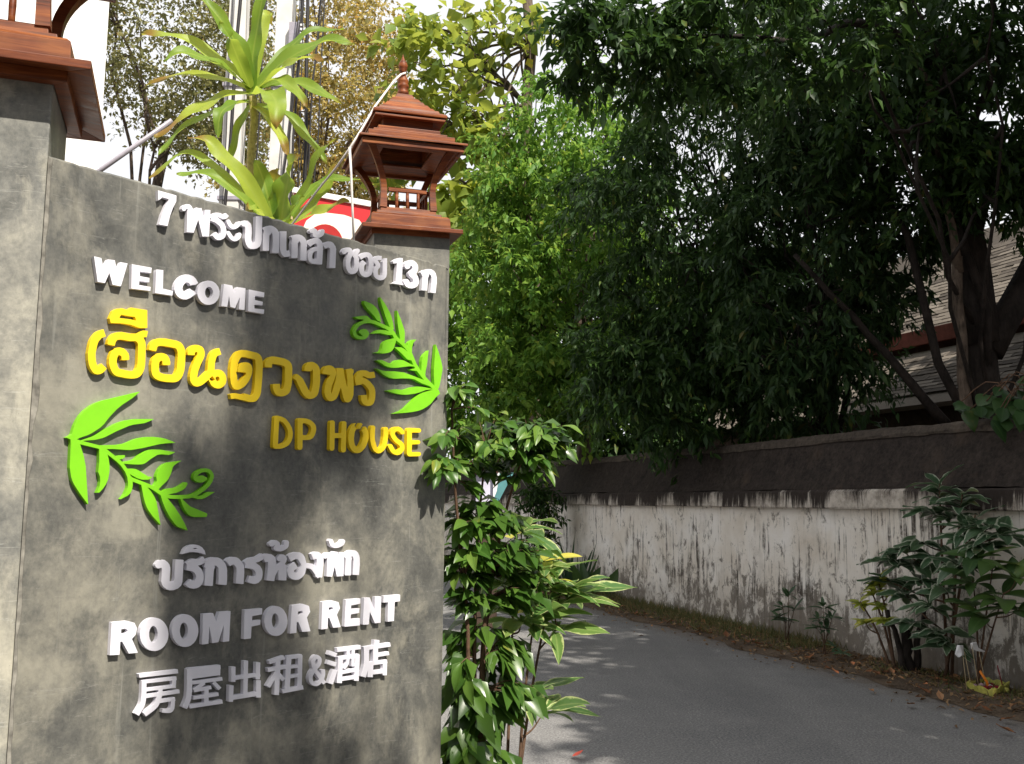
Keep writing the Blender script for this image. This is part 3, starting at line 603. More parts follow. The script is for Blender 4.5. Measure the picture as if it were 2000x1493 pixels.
def put_leaf(meshes, parent, p, d, up, sc=1.0, rnd=random, name='leaf'):
    o = link(bpy.data.objects.new(name, rnd.choice(meshes)), parent)
    o.matrix_basis = Matrix.Translation(Vector(p)) @ frame(d, up) @ Matrix.Scale(sc, 4); return o
# surveyed positions in metres
SURVEY = {
'dracaena_a': [[0.055,[[-1.215,4.35,3.451],[-1.214,4.35,3.637],[-1.189,4.33,3.802],[-1.154,4.3,3.999]]],[0.06,[[-1.222,4.35,3.501],[-1.256,4.28,3.628],[-1.312,4.2,3.722],[-1.418,4.15,3.832]]],[0.05,[[-1.219,4.35,3.483],[-1.241,4.22,3.556],[-1.256,4.12,3.611],[-1.292,4.08,3.668]]],[0.045,[[-1.23,4.4,3.485],[-1.209,4.42,3.721],[-1.187,4.45,3.889],[-1.166,4.5,3.863]]],[0.05,[[-1.225,4.35,3.5],[-1.325,4.3,3.575],[-1.452,4.25,3.641],[-1.58,4.2,3.668],[-1.671,4.2,3.658]]],[0.055,[[-1.226,4.35,3.483],[-1.311,4.2,3.512],[-1.433,4.1,3.531],[-1.517,4.05,3.474]]],[0.034,[[-1.221,4.35,3.476],[-1.384,4.35,3.531],[-1.562,4.35,3.541],[-1.698,4.35,3.488]]],[0.055,[[-1.225,4.35,3.459],[-1.325,4.25,3.39],[-1.442,4.2,3.29],[-1.572,4.15,3.168]]],[0.034,[[-1.224,4.35,3.424],[-1.384,4.3,3.338],[-1.523,4.28,3.232],[-1.587,4.25,3.118]]],[0.05,[[-1.221,4.35,3.414],[-1.251,4.2,3.339],[-1.277,4.12,3.266],[-1.283,4.1,3.152]]],[0.06,[[-1.202,4.35,3.469],[-1.091,4.35,3.593],[-0.964,4.35,3.677],[-0.859,4.35,3.715],[-0.747,4.35,3.707]]],[0.046,[[-1.197,4.35,3.464],[-1.058,4.22,3.505],[-0.941,4.15,3.534],[-0.835,4.1,3.504]]],[0.04,[[-1.217,4.4,3.505],[-1.095,4.5,3.735],[-0.987,4.55,3.859],[-0.842,4.6,3.896]]],[0.05,[[-1.197,4.35,3.459],[-1.064,4.3,3.492],[-0.919,4.28,3.456],[-0.776,4.25,3.365]]],[0.044,[[-1.197,4.35,3.469],[-1.063,4.2,3.46],[-0.969,4.15,3.392],[-0.899,4.12,3.293]]],[0.075,[[-1.178,4.3,3.43],[-1.081,4.15,3.379],[-1.028,4.08,3.291],[-1.016,4.05,3.176]]],[0.035,[[-1.204,4.35,3.402],[-1.091,4.25,3.29],[-1.024,4.2,3.176],[-0.999,4.2,3.106]]],[0.032,[[-1.227,4.4,3.423],[-1.271,4.4,3.336],[-1.301,4.4,3.212],[-1.316,4.4,3.114]]],[0.04,[[-1.218,4.4,3.423],[-1.059,4.4,3.375],[-0.96,4.4,3.265],[-0.861,4.4,3.143]]]],
'dracaena_b': [[0.085,[[-1.031,4.25,2.807],[-1.01,4.22,2.926],[-0.982,4.18,3.018],[-0.945,4.12,3.089]]],[0.06,[[-1.06,4.25,2.807],[-1.095,4.25,2.946],[-1.126,4.25,3.04],[-1.148,4.22,3.095]]],[0.06,[[-1.047,4.25,2.807],[-1.078,4.3,2.963],[-1.075,4.32,3.053],[-1.06,4.3,3.082]]],[0.04,[[-0.997,4.22,2.822],[-0.898,4.15,2.962],[-0.837,4.1,3.083],[-0.757,4.05,3.129]]],[0.045,[[-0.98,4.15,2.779],[-0.871,4.05,2.785],[-0.766,4.0,2.815],[-0.688,4.0,2.844]]],[0.04,[[-1.025,4.3,2.821],[-0.917,4.35,3.004],[-0.826,4.35,3.053],[-0.686,4.35,3.05]]],[0.055,[[-1.059,4.2,2.792],[-1.133,4.12,2.927],[-1.229,4.05,3.038],[-1.298,4.02,3.099],[-1.377,4.0,3.113]]],[0.042,[[-1.064,4.2,2.792],[-1.147,4.1,2.864],[-1.246,4.05,2.948],[-1.349,4.03,2.967],[-1.414,4.0,2.947]]],[0.05,[[-1.042,4.15,2.778],[-1.077,4.05,2.805],[-1.119,4.0,2.822]]],[0.045,[[-1.016,4.3,2.821],[-0.925,4.4,2.948],[-0.858,4.4,3.045],[-0.826,4.4,3.143]]],[0.034,[[-1.133,4.4,2.849],[-1.386,4.5,3.135],[-1.56,4.5,3.221],[-1.698,4.45,3.078]]],[0.06,[[-0.977,4.1,2.753],[-0.938,4.02,2.786],[-0.901,3.98,2.829],[-0.863,3.95,2.842]]]],
'stem_a': [[-1.206,4.35,3.439],[-1.196,4.35,3.317],[-1.206,4.36,3.174],[-1.203,4.36,2.932]],
'cord': [[-0.436,3.75,3.292],[-0.453,3.74,3.281],[-0.474,3.7,3.237],[-0.534,3.62,3.099],[-0.576,3.56,2.979],[-0.609,3.52,2.894],[-0.675,3.6,2.843],[-0.767,3.75,2.811],[-0.9,3.95,2.74],[-0.944,4.0,2.71]],
'strap': [[-0.609,3.515,2.896],[-0.601,3.52,2.796],[-0.595,3.53,2.683],[-0.589,3.55,2.553]],
'vari': [[4.053,9.374,1.815],[4.115,9.037,1.739],[4.129,8.839,1.534],[4.143,8.642,1.426],[4.1,9.237,1.505],[3.991,9.402,1.55],[4.057,8.897,1.351],[4.196,8.486,1.366],[3.938,9.559,1.256],[3.789,9.687,1.176],[3.712,9.756,1.073],[3.861,9.63,1.058],[4.0,9.375,1.122],[4.022,9.0,1.074],[4.069,8.549,1.276],[3.674,9.87,0.892],[3.978,9.13,0.859],[3.873,9.437,0.903],[3.8,9.654,0.765],[3.843,9.215,0.69],[3.87,9.135,0.471],[3.765,9.445,0.524],[3.913,9.009,0.398]],
'broad': [[3.956,8.57,0.993],[4.062,8.414,1.133],[4.061,8.262,0.893],[3.933,8.639,0.75],[3.996,8.455,0.685],[4.137,8.192,1.023],[4.144,8.173,0.779],[3.978,8.506,1.169]],
'croton': [[3.531,10.134,0.643],[3.584,9.98,0.783],[3.622,9.867,0.882],[3.553,10.069,0.448],[3.63,9.845,0.623],[3.667,9.733,0.756],[3.619,9.72,0.514]],
'plant1': [[3.182,11.474,0.605],[3.118,11.508,0.464],[3.228,11.402,0.441],[3.159,11.48,0.295],[3.067,11.503,0.332]],
'plant2': [[3.337,10.706,0.547],[3.282,10.715,0.412],[3.396,10.595,0.438],[3.343,10.626,0.312],[3.244,10.671,0.321]],
'climber': [[4.529,9.122,2.668],[4.595,9.024,2.587],[4.455,9.278,2.563],[4.391,9.405,2.526],[4.657,8.995,2.703],[4.501,8.988,2.488],[4.547,8.853,2.43],[4.549,9.312,2.665],[4.352,9.583,2.593],[4.453,9.037,2.445],[4.572,8.778,2.515]],
'fallen': [[2.885,10.713,0.0],[3.067,10.725,0.0],[3.114,10.045,0.0],[3.12,9.722,0.0],[3.361,9.88,0.0],[3.008,10.288,0.0],[3.553,9.443,0.0],[3.416,9.33,0.0],[3.554,9.108,0.0],[3.105,8.659,0.0],[3.388,8.454,0.0],[3.226,8.158,0.0],[3.681,7.624,0.0],[3.907,7.921,0.0],[3.616,8.869,0.0],[3.958,9.256,-0.0],[3.92,9.054,0.0],[1.758,14.142,0.0],[1.889,14.153,0.0],[1.955,13.293,0.0],[2.233,12.406,0.0],[2.316,12.652,0.0],[2.552,11.847,0.0],[2.579,11.516,0.0],[1.102,16.368,0.0],[1.249,15.899,0.0],[1.478,15.104,0.0],[1.604,14.573,0.0],[2.385,12.608,0.0],[2.677,11.364,0.0],[2.824,11.219,0.0],[3.332,10.213,0.0],[3.34,9.485,0.0],[2.908,11.149,0.0],[3.126,10.524,0.0],[3.643,9.368,0.0],[3.855,8.835,0.0],[4.058,9.135,0.0],[3.575,8.594,0.0],[2.135,13.362,0.0],[2.217,13.048,0.0],[2.451,12.146,0.0],[3.676,8.023,0.0],[3.562,7.165,0.0],[2.805,11.532,0.0]],
'red_leaf': [0.403,6.433,0.0],
'offer': [[3.944,8.748,0.0],[3.979,8.357,-0.0],[4.422,8.865,0.0]],
'flags': [[[3.907,8.72,0.33],[3.934,8.72,0.065]],[[3.924,8.72,0.33],[3.983,8.72,0.065]],[[3.989,8.72,0.396],[4.041,8.72,0.083]],[[4.045,8.72,0.366],[4.107,8.72,0.084]],[[4.051,8.72,0.198],[4.143,8.72,0.024]],[[4.203,8.72,0.247],[4.243,8.72,0.085]]],
'paper': [[[3.871,8.72,0.416],[3.911,8.72,0.416],[3.924,8.72,0.326],[3.889,8.72,0.334],[3.871,8.72,0.313],[3.85,8.72,0.338]],[[3.987,8.72,0.434],[4.027,8.72,0.443],[4.051,8.72,0.392],[4.107,8.72,0.362],[4.041,8.72,0.366],[3.993,8.72,0.383]]]}
# ------------------------------------------------------------------ broad leaved tree
g_ = np.random.default_rng(71); random.seed(71)
tk = empty('broad_leaved_tree', (0.7, 23.0, 0)); tag(tk, 'tree with big round yellow green leaves against the white sky beside the lantern finial', 'tree', 'trees behind the old wall')
mb = MB(); tr_ = limb(mb, (0, 0, 0), (-0.45, -1.0, 13.6), 0.24, 0.12, 0, 10, 0.02, 10)
cc = np.concatenate([ellipsoid(g_, 40, (-2.4, -1.0, 11.8), (1.3, .9, 1.7)), ellipsoid(g_, 15, (-1.4, -1.4, 9.9), (.6, .6, .8)), ellipsoid(g_, 16, (-1.85, -1.5, 8.1), (.65, .6, .9)), ellipsoid(g_, 9, (-3.3, -1.2, 9.3), (.5, .5, .5)), ellipsoid(g_, 10, (-0.9, -1.2, 12.6), (.8, .7, .8))])
for q in cc[::2]: limb(mb, tr_[5 + int(5 * g_.random())], q, 0.045, 0.012, 0.3, 6, 0.08, 5)
mb.build('trunk', M['bark'], tk, True)
P, D, Nn, L_, W_ = twig_leaves(g_, cc, np.full(len(cc), .55), 4, 4, .34, .25, .25, .9, .8)
tkl = leaf_kinds(5, M['lf_teak'], .33, .25, 7, bend=.3, belly=.5, n=5)
front = np.argsort(P[:, 1])[:300]; rest = np.setdiff1d(np.arange(len(P)), front)
for i in front: put_leaf(tkl, tk, P[i], D[i], Nn[i], .75 + .5 * random.random())
V, F = leaf_arrays(P[rest], D[rest], Nn[rest], L_[rest], W_[rest], .15, .2, .5); tag(bulk('crown', V, F, M['lf_teak'], tk), kind='stuff')

# ------------------------------------------------------------------ utility poles, cables
for i, (p, label) in enumerate((((-3.84, 13.0), 'pale concrete utility pole standing left behind the dracaena stem'), ((-3.19, 13.0), 'pale concrete utility pole carrying a grey meter box and dark cables'))):
    up_ = empty('utility_pole', (p[0], p[1], 0)); tag(up_, label, 'pole', 'utility poles')
    MB().frustum(0, (0.165, 0.15), 11, (0.10, 0.09)).build('shaft', M['pole'], up_, bevel=0.012)
    MB().box((0, -0.11, 9.5), (0.7, 0.04, 0.05)).build('crossarm', M['pole'], up_, bevel=0.006)
    for z in (5.6, 7.2): MB().frustum(z, (.150, .137), z + .05, (.150, .137)).build('steel_band', M['grey_pipe'], up_)
mbx = empty('meter_box', (-3.02, 12.84, 7.85)); tag(mbx, 'grey ribbed meter box fixed to the cable carrying pole', 'meter box')
MB().box((0, 0, 0), (.075, .05, .24)).build('case', M['grey_pipe'], mbx, bevel=.01)
for k in range(7): MB().box((.09, -.01, .2 - k * .06), (.018, .035, .014)).build('terminal', M['white_paint'], mbx)
random.seed(5)
for k in range(15):
    right = k < 10
    xa = (-2.98 + 0.05 * k if right else -3.72 + .085 * (k - 10)) + random.uniform(-.05, .05); xb = xa - random.uniform(.05, .45); ya = 12.75 + random.uniform(-.15, .1)
    pts = []; am = random.uniform(.02, .12); fq = random.uniform(3, 8)
    for i in range(19):
        f_ = i / 18; pts.append((xa + (xb - xa) * f_ + random.uniform(-.012, .012) + am * math.sin(f_ * fq + k), ya + .04 * math.sin(f_ * 5 + k), 10.6 - 10.6 * f_))
    o = MB().tube(pts, random.choice((.006, .008, .010, .010, .016, .024)), 6).build('cable', M['cable'], None, True)
    tag(o, 'dark cable hanging down beside the utility poles', 'cable', 'cables by the utility poles')

# grey prop pole, cord, red board
o = MB().tube([(-6.7, 5.2, 0.0), (-4.3, 5.1, 1.74), (-2.158, 5.0, 3.313), (-1.80, 4.98, 3.575)], [.014, .014, .013, .012], 10).build('prop_pole', M['grey_pipe'], None, True); tag(o, 'thin lavender grey pole leaning up behind the sign wall towards the dracaena leaves', 'pole')
o = MB().tube([Vector(p) for p in SURVEY['cord']], .0042, 8).build('cord', M['cord'], None, True); tag(o, 'white cord tied to the finial and slung down over the lantern roof', 'cord')
o = MB().tube([Vector(p) for p in SURVEY['strap']], .0045, 6).build('strap', M['cord'], None, True); tag(o, 'pale strap hanging straight down beside the slim pillar lantern', 'strap')
M['red_sign'] = plain('red_sign', (0.62, 0.028, 0.035), .45, .4, .08, 4); M['dark_red'] = plain('dark_red_sign', (0.40, 0.02, 0.02), .45, .4); M['cream'] = plain('cream_sign', (0.86, .83, .72), .5, .3, .05); M['gold'] = plain('gold_script', (.75, .28, .03), .4, .4)
rb = empty('red_signboard', (-1.07, 6.0, 3.31), (0, R(9), R(4))); tag(rb, 'red board with white shape and gold script showing above the sign wall top', 'signboard')
MB().box((0, 0, -.1), (.33, .012, .24)).build('board', M['red_sign'], rb, bevel=.003)
MB().box((0, -.006, .158), (.34, .02, .018)).build('top_rail', M['white_paint'], rb, bevel=.003)
def flat(name, pts, mat, parent, y, th=.004):
    n = len(pts); v = [(x, y, z) for x, z in pts] + [(x, y - th, z) for x, z in pts]
    mb = MB(); mb.add(v, [tuple(range(n)), tuple(range(2 * n - 1, n - 1, -1))] + [(i, (i + 1) % n, n + (i + 1) % n, n + i) for i in range(n)]); return mb.build(name, mat, parent)
flat('white_shape', [(-.28, -.30), (-.22, -.02), (-.16, .05), (0, .06), (.10, .045), (.135, .01), (.12, -.03), (.145, -.06), (.12, -.10), (.13, -.14), (.09, -.2), (.08, -.30)], M['cream'], rb, -.0125)
flat('arch', [(.12 * math.cos(a) - .085, .14 * math.sin(a) - .16) for a in np.linspace(0, math.pi, 16)], M['dark_red'], rb, -.017)
MB().tube([(-.165, -.023, -.105), (-.15, -.023, -.085), (-.14, -.023, -.11), (-.12, -.023, -.09), (-.105, -.023, -.10), (-.085, -.023, -.085), (-.07, -.023, -.105), (-.04, -.023, -.09), (-.015, -.023, -.12)], .005, 5).build('script', M['gold'], rb, True)
for x in (-.26, .26): MB().box((x, .04, -1.75), (.02, .02, 1.55)).build('post', M['dark_wood'], rb)

# ------------------------------------------------------------------ dracaenas
M['lf_drac'] = leaf_mat('dracaena_leaf', (.085, .18, .018), (.145, .25, .026), (.36, .42, .055), .42, .46, .32, vein=(.26, .34, .06), tip=((.22, .09, .025), .5, .86), per_object=True)
def smooth_path(pts, n):
    pts = [Vector(p) for p in pts]; out = []; k = len(pts) - 1
    for i in range(n + 1):
        f_ = i / n * k; j = min(int(f_), k - 1); t = f_ - j
        p0 = pts[max(j - 1, 0)]; p1 = pts[j]; p2 = pts[j + 1]; p3 = pts[min(j + 2, k)]
        out.append(0.5 * ((2 * p1) + (p2 - p0) * t + (2 * p0 - 5 * p1 + 4 * p2 - p3) * t * t + (3 * p1 - p0 - 3 * p2 + p3) * t ** 3))
    return out
def strap_leaf(w, pts, parent, seed, origin):
    g = random.Random(seed); n = 22; P = smooth_path(pts, n); V = []; A = []; F = []
    face = Vector((g.uniform(-.2, .2), -0.75, 0.65)).normalized(); ph = g.uniform(0, 6)
    for i, p in enumerate(P):
        t = i / n; d = (P[min(i + 1, n)] - P[max(i - 1, 0)]).normalized()
        s_ = d.cross(face).normalized(); nn = s_.cross(d)
        hw = w * 0.5 * (0.30 + 0.70 * math.sin(math.pi * min(1, t * 1.02) ** 0.75) ** 0.8) * (1 if t < .9 else max(.06, (1 - t) / .1)) * 0.98
        for c in (-1, -.5, 0, .5, 1):
            wv = 0.16 * w * math.sin(t * 15 + ph + (1.3 if c > 0 else 0)) * (abs(c) ** 2) * min(1, t * 3)
            V.append(p + s_ * hw * c + nn * (abs(c) * hw * 0.28 + wv) - Vector(origin)); A.append((t, abs(c), 0, 1))
    for i in range(n):
        for j in range(4): F.append((i * 5 + j, i * 5 + j + 1, (i + 1) * 5 + j + 1, (i + 1) * 5 + j))
    return mk('leaf', V, F, M['lf_drac'], parent, True, A)
oA = (-1.16, 4.36, 0); dA = empty('dracaena', oA); tag(dA, 'tall dracaena with ringed yellow stem and long wavy leaves above the sign wall', 'plant', 'dracaenas behind the sign wall')
sp_ = smooth_path(SURVEY['stem_a'], 40); sp_.append(Vector((oA[0], 4.36, .0)))
MB().tube([p - Vector(oA) for p in sp_], [.017 + (.0016 if i % 2 else 0) for i in range(len(sp_))], 10).build('stem', plain('dracaena_stem', (.40, .33, .13), .7, .3, .3, 60), dA, True)
for i, (w, pts) in enumerate(SURVEY['dracaena_a']): strap_leaf(w * 1.45, pts, dA, 100 + i, oA)
oB = (-1.0, 4.3, 0); dB = empty('dracaena', oB); tag(dB, 'low dracaena rosette with broad upright leaves before the red signboard', 'plant', 'dracaenas behind the sign wall')
MB().tube([(0, 0, 0), (.01, .01, 1.4), (.0, -.03, 2.85)], [.03, .026, .02], 10).build('stem', plain('dracaena_stem_b', (.30, .24, .12), .7, .3, .3, 60), dB, True)
for i, (w, pts) in enumerate(SURVEY['dracaena_b']): strap_leaf(w * 1.4, pts, dB, 200 + i, oB)

# ------------------------------------------------------------------ shrubs by the sign
M['lf_shrub'] = leaf_mat('glossy_shrub_leaf', (.035, .095, .016), (.075, .175, .024), (.16, .26, .045), .36, .36, .42, vein=(.10, .2, .04), per_object=True)
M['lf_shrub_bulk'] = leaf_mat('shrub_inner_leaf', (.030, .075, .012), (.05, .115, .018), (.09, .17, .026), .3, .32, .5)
M['lf_croton'] = leaf_mat('variegated_croton_leaf', (.05, .13, .03), (.085, .18, .045), (.16, .25, .06), .36, .36, .5, vein=(.24, .32, .10), margin=((.50, .55, .24), 1.0, .72), per_object=True)
M['lf_yellow'] = leaf_mat('yellow_croton_leaf', (.42, .40, .045), (.55, .50, .06), (.66, .58, .10), .4, .4, .4, vein=(.25, .28, .05), per_object=True)
g_ = np.random.default_rng(81); random.seed(81)
oS = Vector((-.13, 3.93, 0)); sh = empty('leafy_shrub', oS); tag(sh, 'glossy green shrub with thin brown stems growing at the sign wall end', 'shrub')
SN_ = Vector((math.sin(SA), -math.cos(SA), 0)); SDv = Vector((math.cos(SA), math.sin(SA), 0))
def clear_sign(p):
    r_ = Vector(p) - SR0; u = r_.x * SDv.x + r_.y * SDv.y; n_ = r_.x * SN_.x + r_.y * SN_.y
    return Vector(p) + SN_ * max(0, .045 - n_) if u < .02 else Vector(p)
stems = [[(0, 0, 0), (.01, .0, .5), (-.005, .0, 1.0), (.0, .0, 1.45), (.03, -.02, 1.80)], [(.03, .02, 0), (.02, .02, .6), (.035, .0, 1.15), (.12, .0, 1.6), (.2, .0, 1.84)], [(-.03, -.03, 0), (-.035, -.03, .55), (-.03, -.05, 1.1), (-.08, -.12, 1.6), (-.10, -.16, 1.95)], [(.04, .01, 0), (.04, .02, .5), (.03, .03, .95), (.06, .05, 1.3)]]
for s_ in stems: MB().tube([Vector(p) for p in smooth_path(s_, 16)], [.012 - .0085 * i / 16 for i in range(17)], 8).build('stem', M['stem'], sh, True)
tips = [(-.05, 3.86, 1.83, .30, .16, .14, 74), (.14, 3.93, 1.86, .12, .10, .07, 18), (-.13, 3.88, 1.45, .13, .12, .28, 58), (.03, 3.97, 1.36, .14, .12, .22, 42), (-.15, 3.9, .80, .10, .09, .42, 34), (-.20, 3.70, 2.03, .05, .04, .05, 4), (-.02, 4.0, .95, .12, .10, .22, 22), (-.08, 3.95, .62, .10, .08, .14, 12), (-.27, 3.55, 1.75, .05, .05, .12, 8)]
shl = leaf_kinds(8, M['lf_shrub'], .082, .036, 3, bend=.35, fold=.3, n=8, wave=.04, belly=.48)
twm = MB(); cand = []
for (x, y, z, ra, rb_, rc, n) in tips:
    for e_ in ellipsoid(g_, n, (x, y, z), (ra, rb_, rc), .2):
        e_ = clear_sign(e_); ax = min((Vector(p) + oS for s_ in stems for p in smooth_path(s_, 10)), key=lambda q: (q - e_).length + max(0, q.z - e_.z) * 1.5)
        base_ = ax; dirv = (e_ - base_); ln = dirv.length
        pts = [base_.lerp(e_, f_) + Vector((0, 0, .10 * ln * math.sin(math.pi * f_))) for f_ in (0, .3, .6, .85, 1)]
        twm.tube([p - oS for p in pts], [.0035, .003, .0022, .0018, .001], 5)
        out_ = Vector((dirv.x, dirv.y, 0)).normalized() if (abs(dirv.x) + abs(dirv.y)) > 1e-4 else Vector((1, 0, 0))
        for k in range(7):
            f_ = 1 - k * .05 / max(.06, ln) if k else 1.0
            p = pts[-1].lerp(pts[-3], min(1, k * .028 / max(.05, (pts[-1] - pts[-3]).length))); sd_ = out_.cross(Vector((0, 0, 1))) * (1 if k % 2 else -1)
            d_ = out_ * .7 + sd_ * (.9 if k else .1) + Vector((random.uniform(-.3, .3), random.uniform(-.45, .2), random.uniform(-.75, .15) - (.5 if z < 1 else 0)))
            cand.append((p, d_, Vector((random.uniform(-.6, .6), random.uniform(-.9, .2), 1)), random.uniform(.65, 1.2) * (1.0 if z > 1.6 else 1.15 if z > 1 else 1.5)))
tag(twm.build('twig', M['stem'], sh), kind='stuff')
cand = [q for q in cand if not (-.15 < q[0].x < -.02 and 1.625 < q[0].z < 1.70)]
cand.sort(key=lambda q: q[0].y); parts = cand[:300]; rest_ = cand[300:]
for p, d_, u_, s_ in parts: put_leaf(shl, sh, p - oS, d_, u_, s_)
if rest_:
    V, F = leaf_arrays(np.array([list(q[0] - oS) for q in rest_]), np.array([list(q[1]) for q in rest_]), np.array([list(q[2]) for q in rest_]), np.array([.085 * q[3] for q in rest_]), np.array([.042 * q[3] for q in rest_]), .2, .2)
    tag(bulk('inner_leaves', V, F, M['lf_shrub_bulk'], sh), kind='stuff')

def whorl_plant(name, label, origin, tips_, meshes, nl, mat_stem, cat='plant', seed=1, sr=.012, group=None, tilt=.55, ylw=None, lo=.75, hi=1.25, away=None):
    random.seed(seed); o_ = Vector(origin); root = empty(name, o_); tag(root, label, cat, group)
    grown = []
    for k, t_ in enumerate(tips_):
        t_ = Vector(t_); src_ = [p for p in grown if .08 < p.z < t_.z - .06]
        if k < 3 or not src_:
            b_ = Vector((o_.x + random.uniform(-.04, .04), o_.y + random.uniform(-.04, .04), 0)); md = b_.lerp(t_, .55); md.x = (md.x + o_.x * .6 + t_.x * .4) * .5; md.z = t_.z * .6; w0 = sr
        else:
            b_ = min(src_, key=lambda p: (p - t_).length); md = b_.lerp(t_, .5) + Vector((random.uniform(-.02, .02), 0, -.02)); w0 = sr * .6
        pts = smooth_path([b_, md, t_], 9); grown += pts
        MB().tube([p - o_ for p in pts], [w0 - (w0 * .65) * i / 9 for i in range(10)], 7).build('stem', mat_stem, root, True)
        ax = (pts[-1] - pts[-3]).normalized(); a0 = random.uniform(0, 6.28)
        for i in range(nl):
            a = a0 + i * 2.4; el = random.uniform(-.25, .9) * (1 - tilt) + random.uniform(-.35, .25)
            d_ = Vector((math.cos(a), math.sin(a), 0)) * 1.0 + ax * (.25 + el)
            if away is not None and d_.dot(away) > .25: d_ -= away * d_.dot(away) * .8
            p = pts[-1].lerp(pts[-3], random.uniform(0, .7))
            put_leaf(ylw if (ylw and random.random() < .11) else meshes, root, p - o_, d_, Vector((0, 0, 1)) + Vector((random.uniform(-.3, .3), random.uniform(-.5, .1), 0)), random.uniform(lo, hi))
    return root
cl_ = leaf_kinds(6, M['lf_croton'], .23, .074, 11, bend=.35, fold=.25, n=9, wave=.06, belly=.55); yl_ = leaf_kinds(3, M['lf_yellow'], .17, .08, 12, bend=.3, n=8, belly=.55)
whorl_plant('croton', 'croton with long cream edged and yellow leaves leaning from the sign shrub over the lane', (.0, 4.2, 0), [(.02, 4.25, 1.38), (.19, 4.25, 1.30), (.11, 4.15, 1.20), (.20, 4.22, 1.08), (.045, 4.18, 1.12), (.25, 4.3, 1.20), (-.03, 4.2, 1.26), (.15, 4.25, .74), (.10, 4.3, .80), (.05, 4.3, 1.48), (.14, 4.2, 1.36), (.22, 4.28, 1.22), (.08, 4.12, 1.28), (.16, 4.3, 1.26), (.10, 4.25, 1.32), (.18, 4.2, 1.16)], cl_, 9, M['stem'], 'shrub', 4, .009, ylw=yl_, lo=.65, hi=1.15)

# ------------------------------------------------------------------ plants along the old wall
M['lf_vari'] = leaf_mat('variegated_green_leaf', (.035, .075, .035), (.05, .10, .048), (.075, .13, .06), .28, .35, .5, vein=(.11, .17, .10), margin=((.46, .50, .38), .9, .76), per_object=True)
M['lf_broad'] = leaf_mat('dark_broad_leaf', (.025, .06, .018), (.04, .09, .024), (.075, .135, .032), .28, .35, .5, vein=(.07, .13, .04), per_object=True)
M['lf_small'] = leaf_mat('slender_dark_leaf', (.022, .05, .02), (.035, .075, .03), (.05, .10, .036), .22, .4, .45, per_object=True)
M['lf_lime'] = leaf_mat('lime_leaf', (.14, .22, .03), (.26, .33, .045), (.50, .50, .09), .4, .4, .4, per_object=True)
vl = leaf_kinds(6, M['lf_vari'], .26, .108, 21, bend=.4, fold=.22, n=8, wave=.09); bl_ = leaf_kinds(5, M['lf_broad'], .30, .125, 22, bend=.35, n=8); sl_ = leaf_kinds(5, M['lf_small'], .16, .042, 23, bend=.3, n=6); ll_ = leaf_kinds(5, M['lf_lime'], .13, .055, 24, bend=.25, n=6)
AW = LY
whorl_plant('variegated_shrub', 'large shrub with white edged grey green leaves against the old wall', lane(-7.6, 6.86), SURVEY['vari'], vl, 11, M['stem'], 'shrub', 6, .018, away=AW)
whorl_plant('broad_leaf_plant', 'dark broad leaved plant between the variegated shrub and the offering tray', lane(-7.1, 6.75), SURVEY['broad'], bl_, 6, M['stem'], 'plant', 7, .012, away=AW)
whorl_plant('lime_croton', 'small lime yellow leaved bush left of the variegated shrub stems', lane(-8.1, 6.70), SURVEY['croton'], ll_, 17, M['stem'], 'shrub', 8, .016, away=AW)
whorl_plant('small_plant', 'small dark slender leaved plant at the wall foot, farther from the lime bush', lane(-9.92, 6.74), SURVEY['plant1'], sl_, 9, M['stem'], 'plant', 9, .007, 'small plants at the wall foot', away=AW)
whorl_plant('small_plant', 'small dark slender leaved plant at the wall foot, next to the lime bush', lane(-9.07, 6.60), SURVEY['plant2'], sl_, 10, M['stem'], 'plant', 10, .007, 'small plants at the wall foot', away=AW)
whorl_plant('seedling', 'low seedling under the lime bush at the verge edge', lane(-8.75, 6.5), [tuple(lane(-8.75, 6.5, .16)), tuple(lane(-8.6, 6.48, .12))], sl_, 8, M['stem'], 'plant', 12, .005, lo=.6, hi=1.0)
stump = MB(); random.seed(2); limb(stump, (0, 0, 0), (.03, .08, .5), .075, .04, 0, 6, .12, 9); limb(stump, (.06, 0, 0), (.2, .05, .62), .045, .02, 0, 6, .12, 7); limb(stump, (-.03, 0, 0), (-.16, .03, .6), .04, .018, 0, 6, .12, 7)
o = stump.build('stump', M['dark_bark'], None, True); o.location = lane(-7.95, 6.72); tag(o, 'dark gnarled stump between the lime bush and the variegated shrub', 'stump')
ck = leaf_kinds(5, leaf_mat('climber_leaf', (.02, .05, .016), (.03, .07, .02), (.05, .10, .028), .22, .4, .4, vein=(.05, .10, .03), per_object=True), .20, .15, 25, bend=.3, n=6, belly=.4)
random.seed(13); cb = empty('climber', lane(-6.6, 7.42)); tag(cb, 'climbing vine with heart shaped leaves spilling over the wall cap right of the forked trunk', 'vine')
oc = lane(-6.6, 7.42)
for t_ in SURVEY['climber']:
    t_ = Vector(t_); MB().tube([p - oc for p in smooth_path([oc + Vector((random.uniform(-.1, .1), 0, 0)), oc.lerp(t_, .5) + Vector((0, 0, 1.3)), t_], 10)], .006, 5).build('vine_stem', M['stem'], cb, True)
    for k in range(3): put_leaf(ck, cb, t_ - oc + Vector((random.uniform(-.08, .08), random.uniform(-.05, .05), random.uniform(-.06, .06))), (random.uniform(-1, 1), -.5, random.uniform(-.9, .2)), (0, -.7, .7), random.uniform(.7, 1.2))
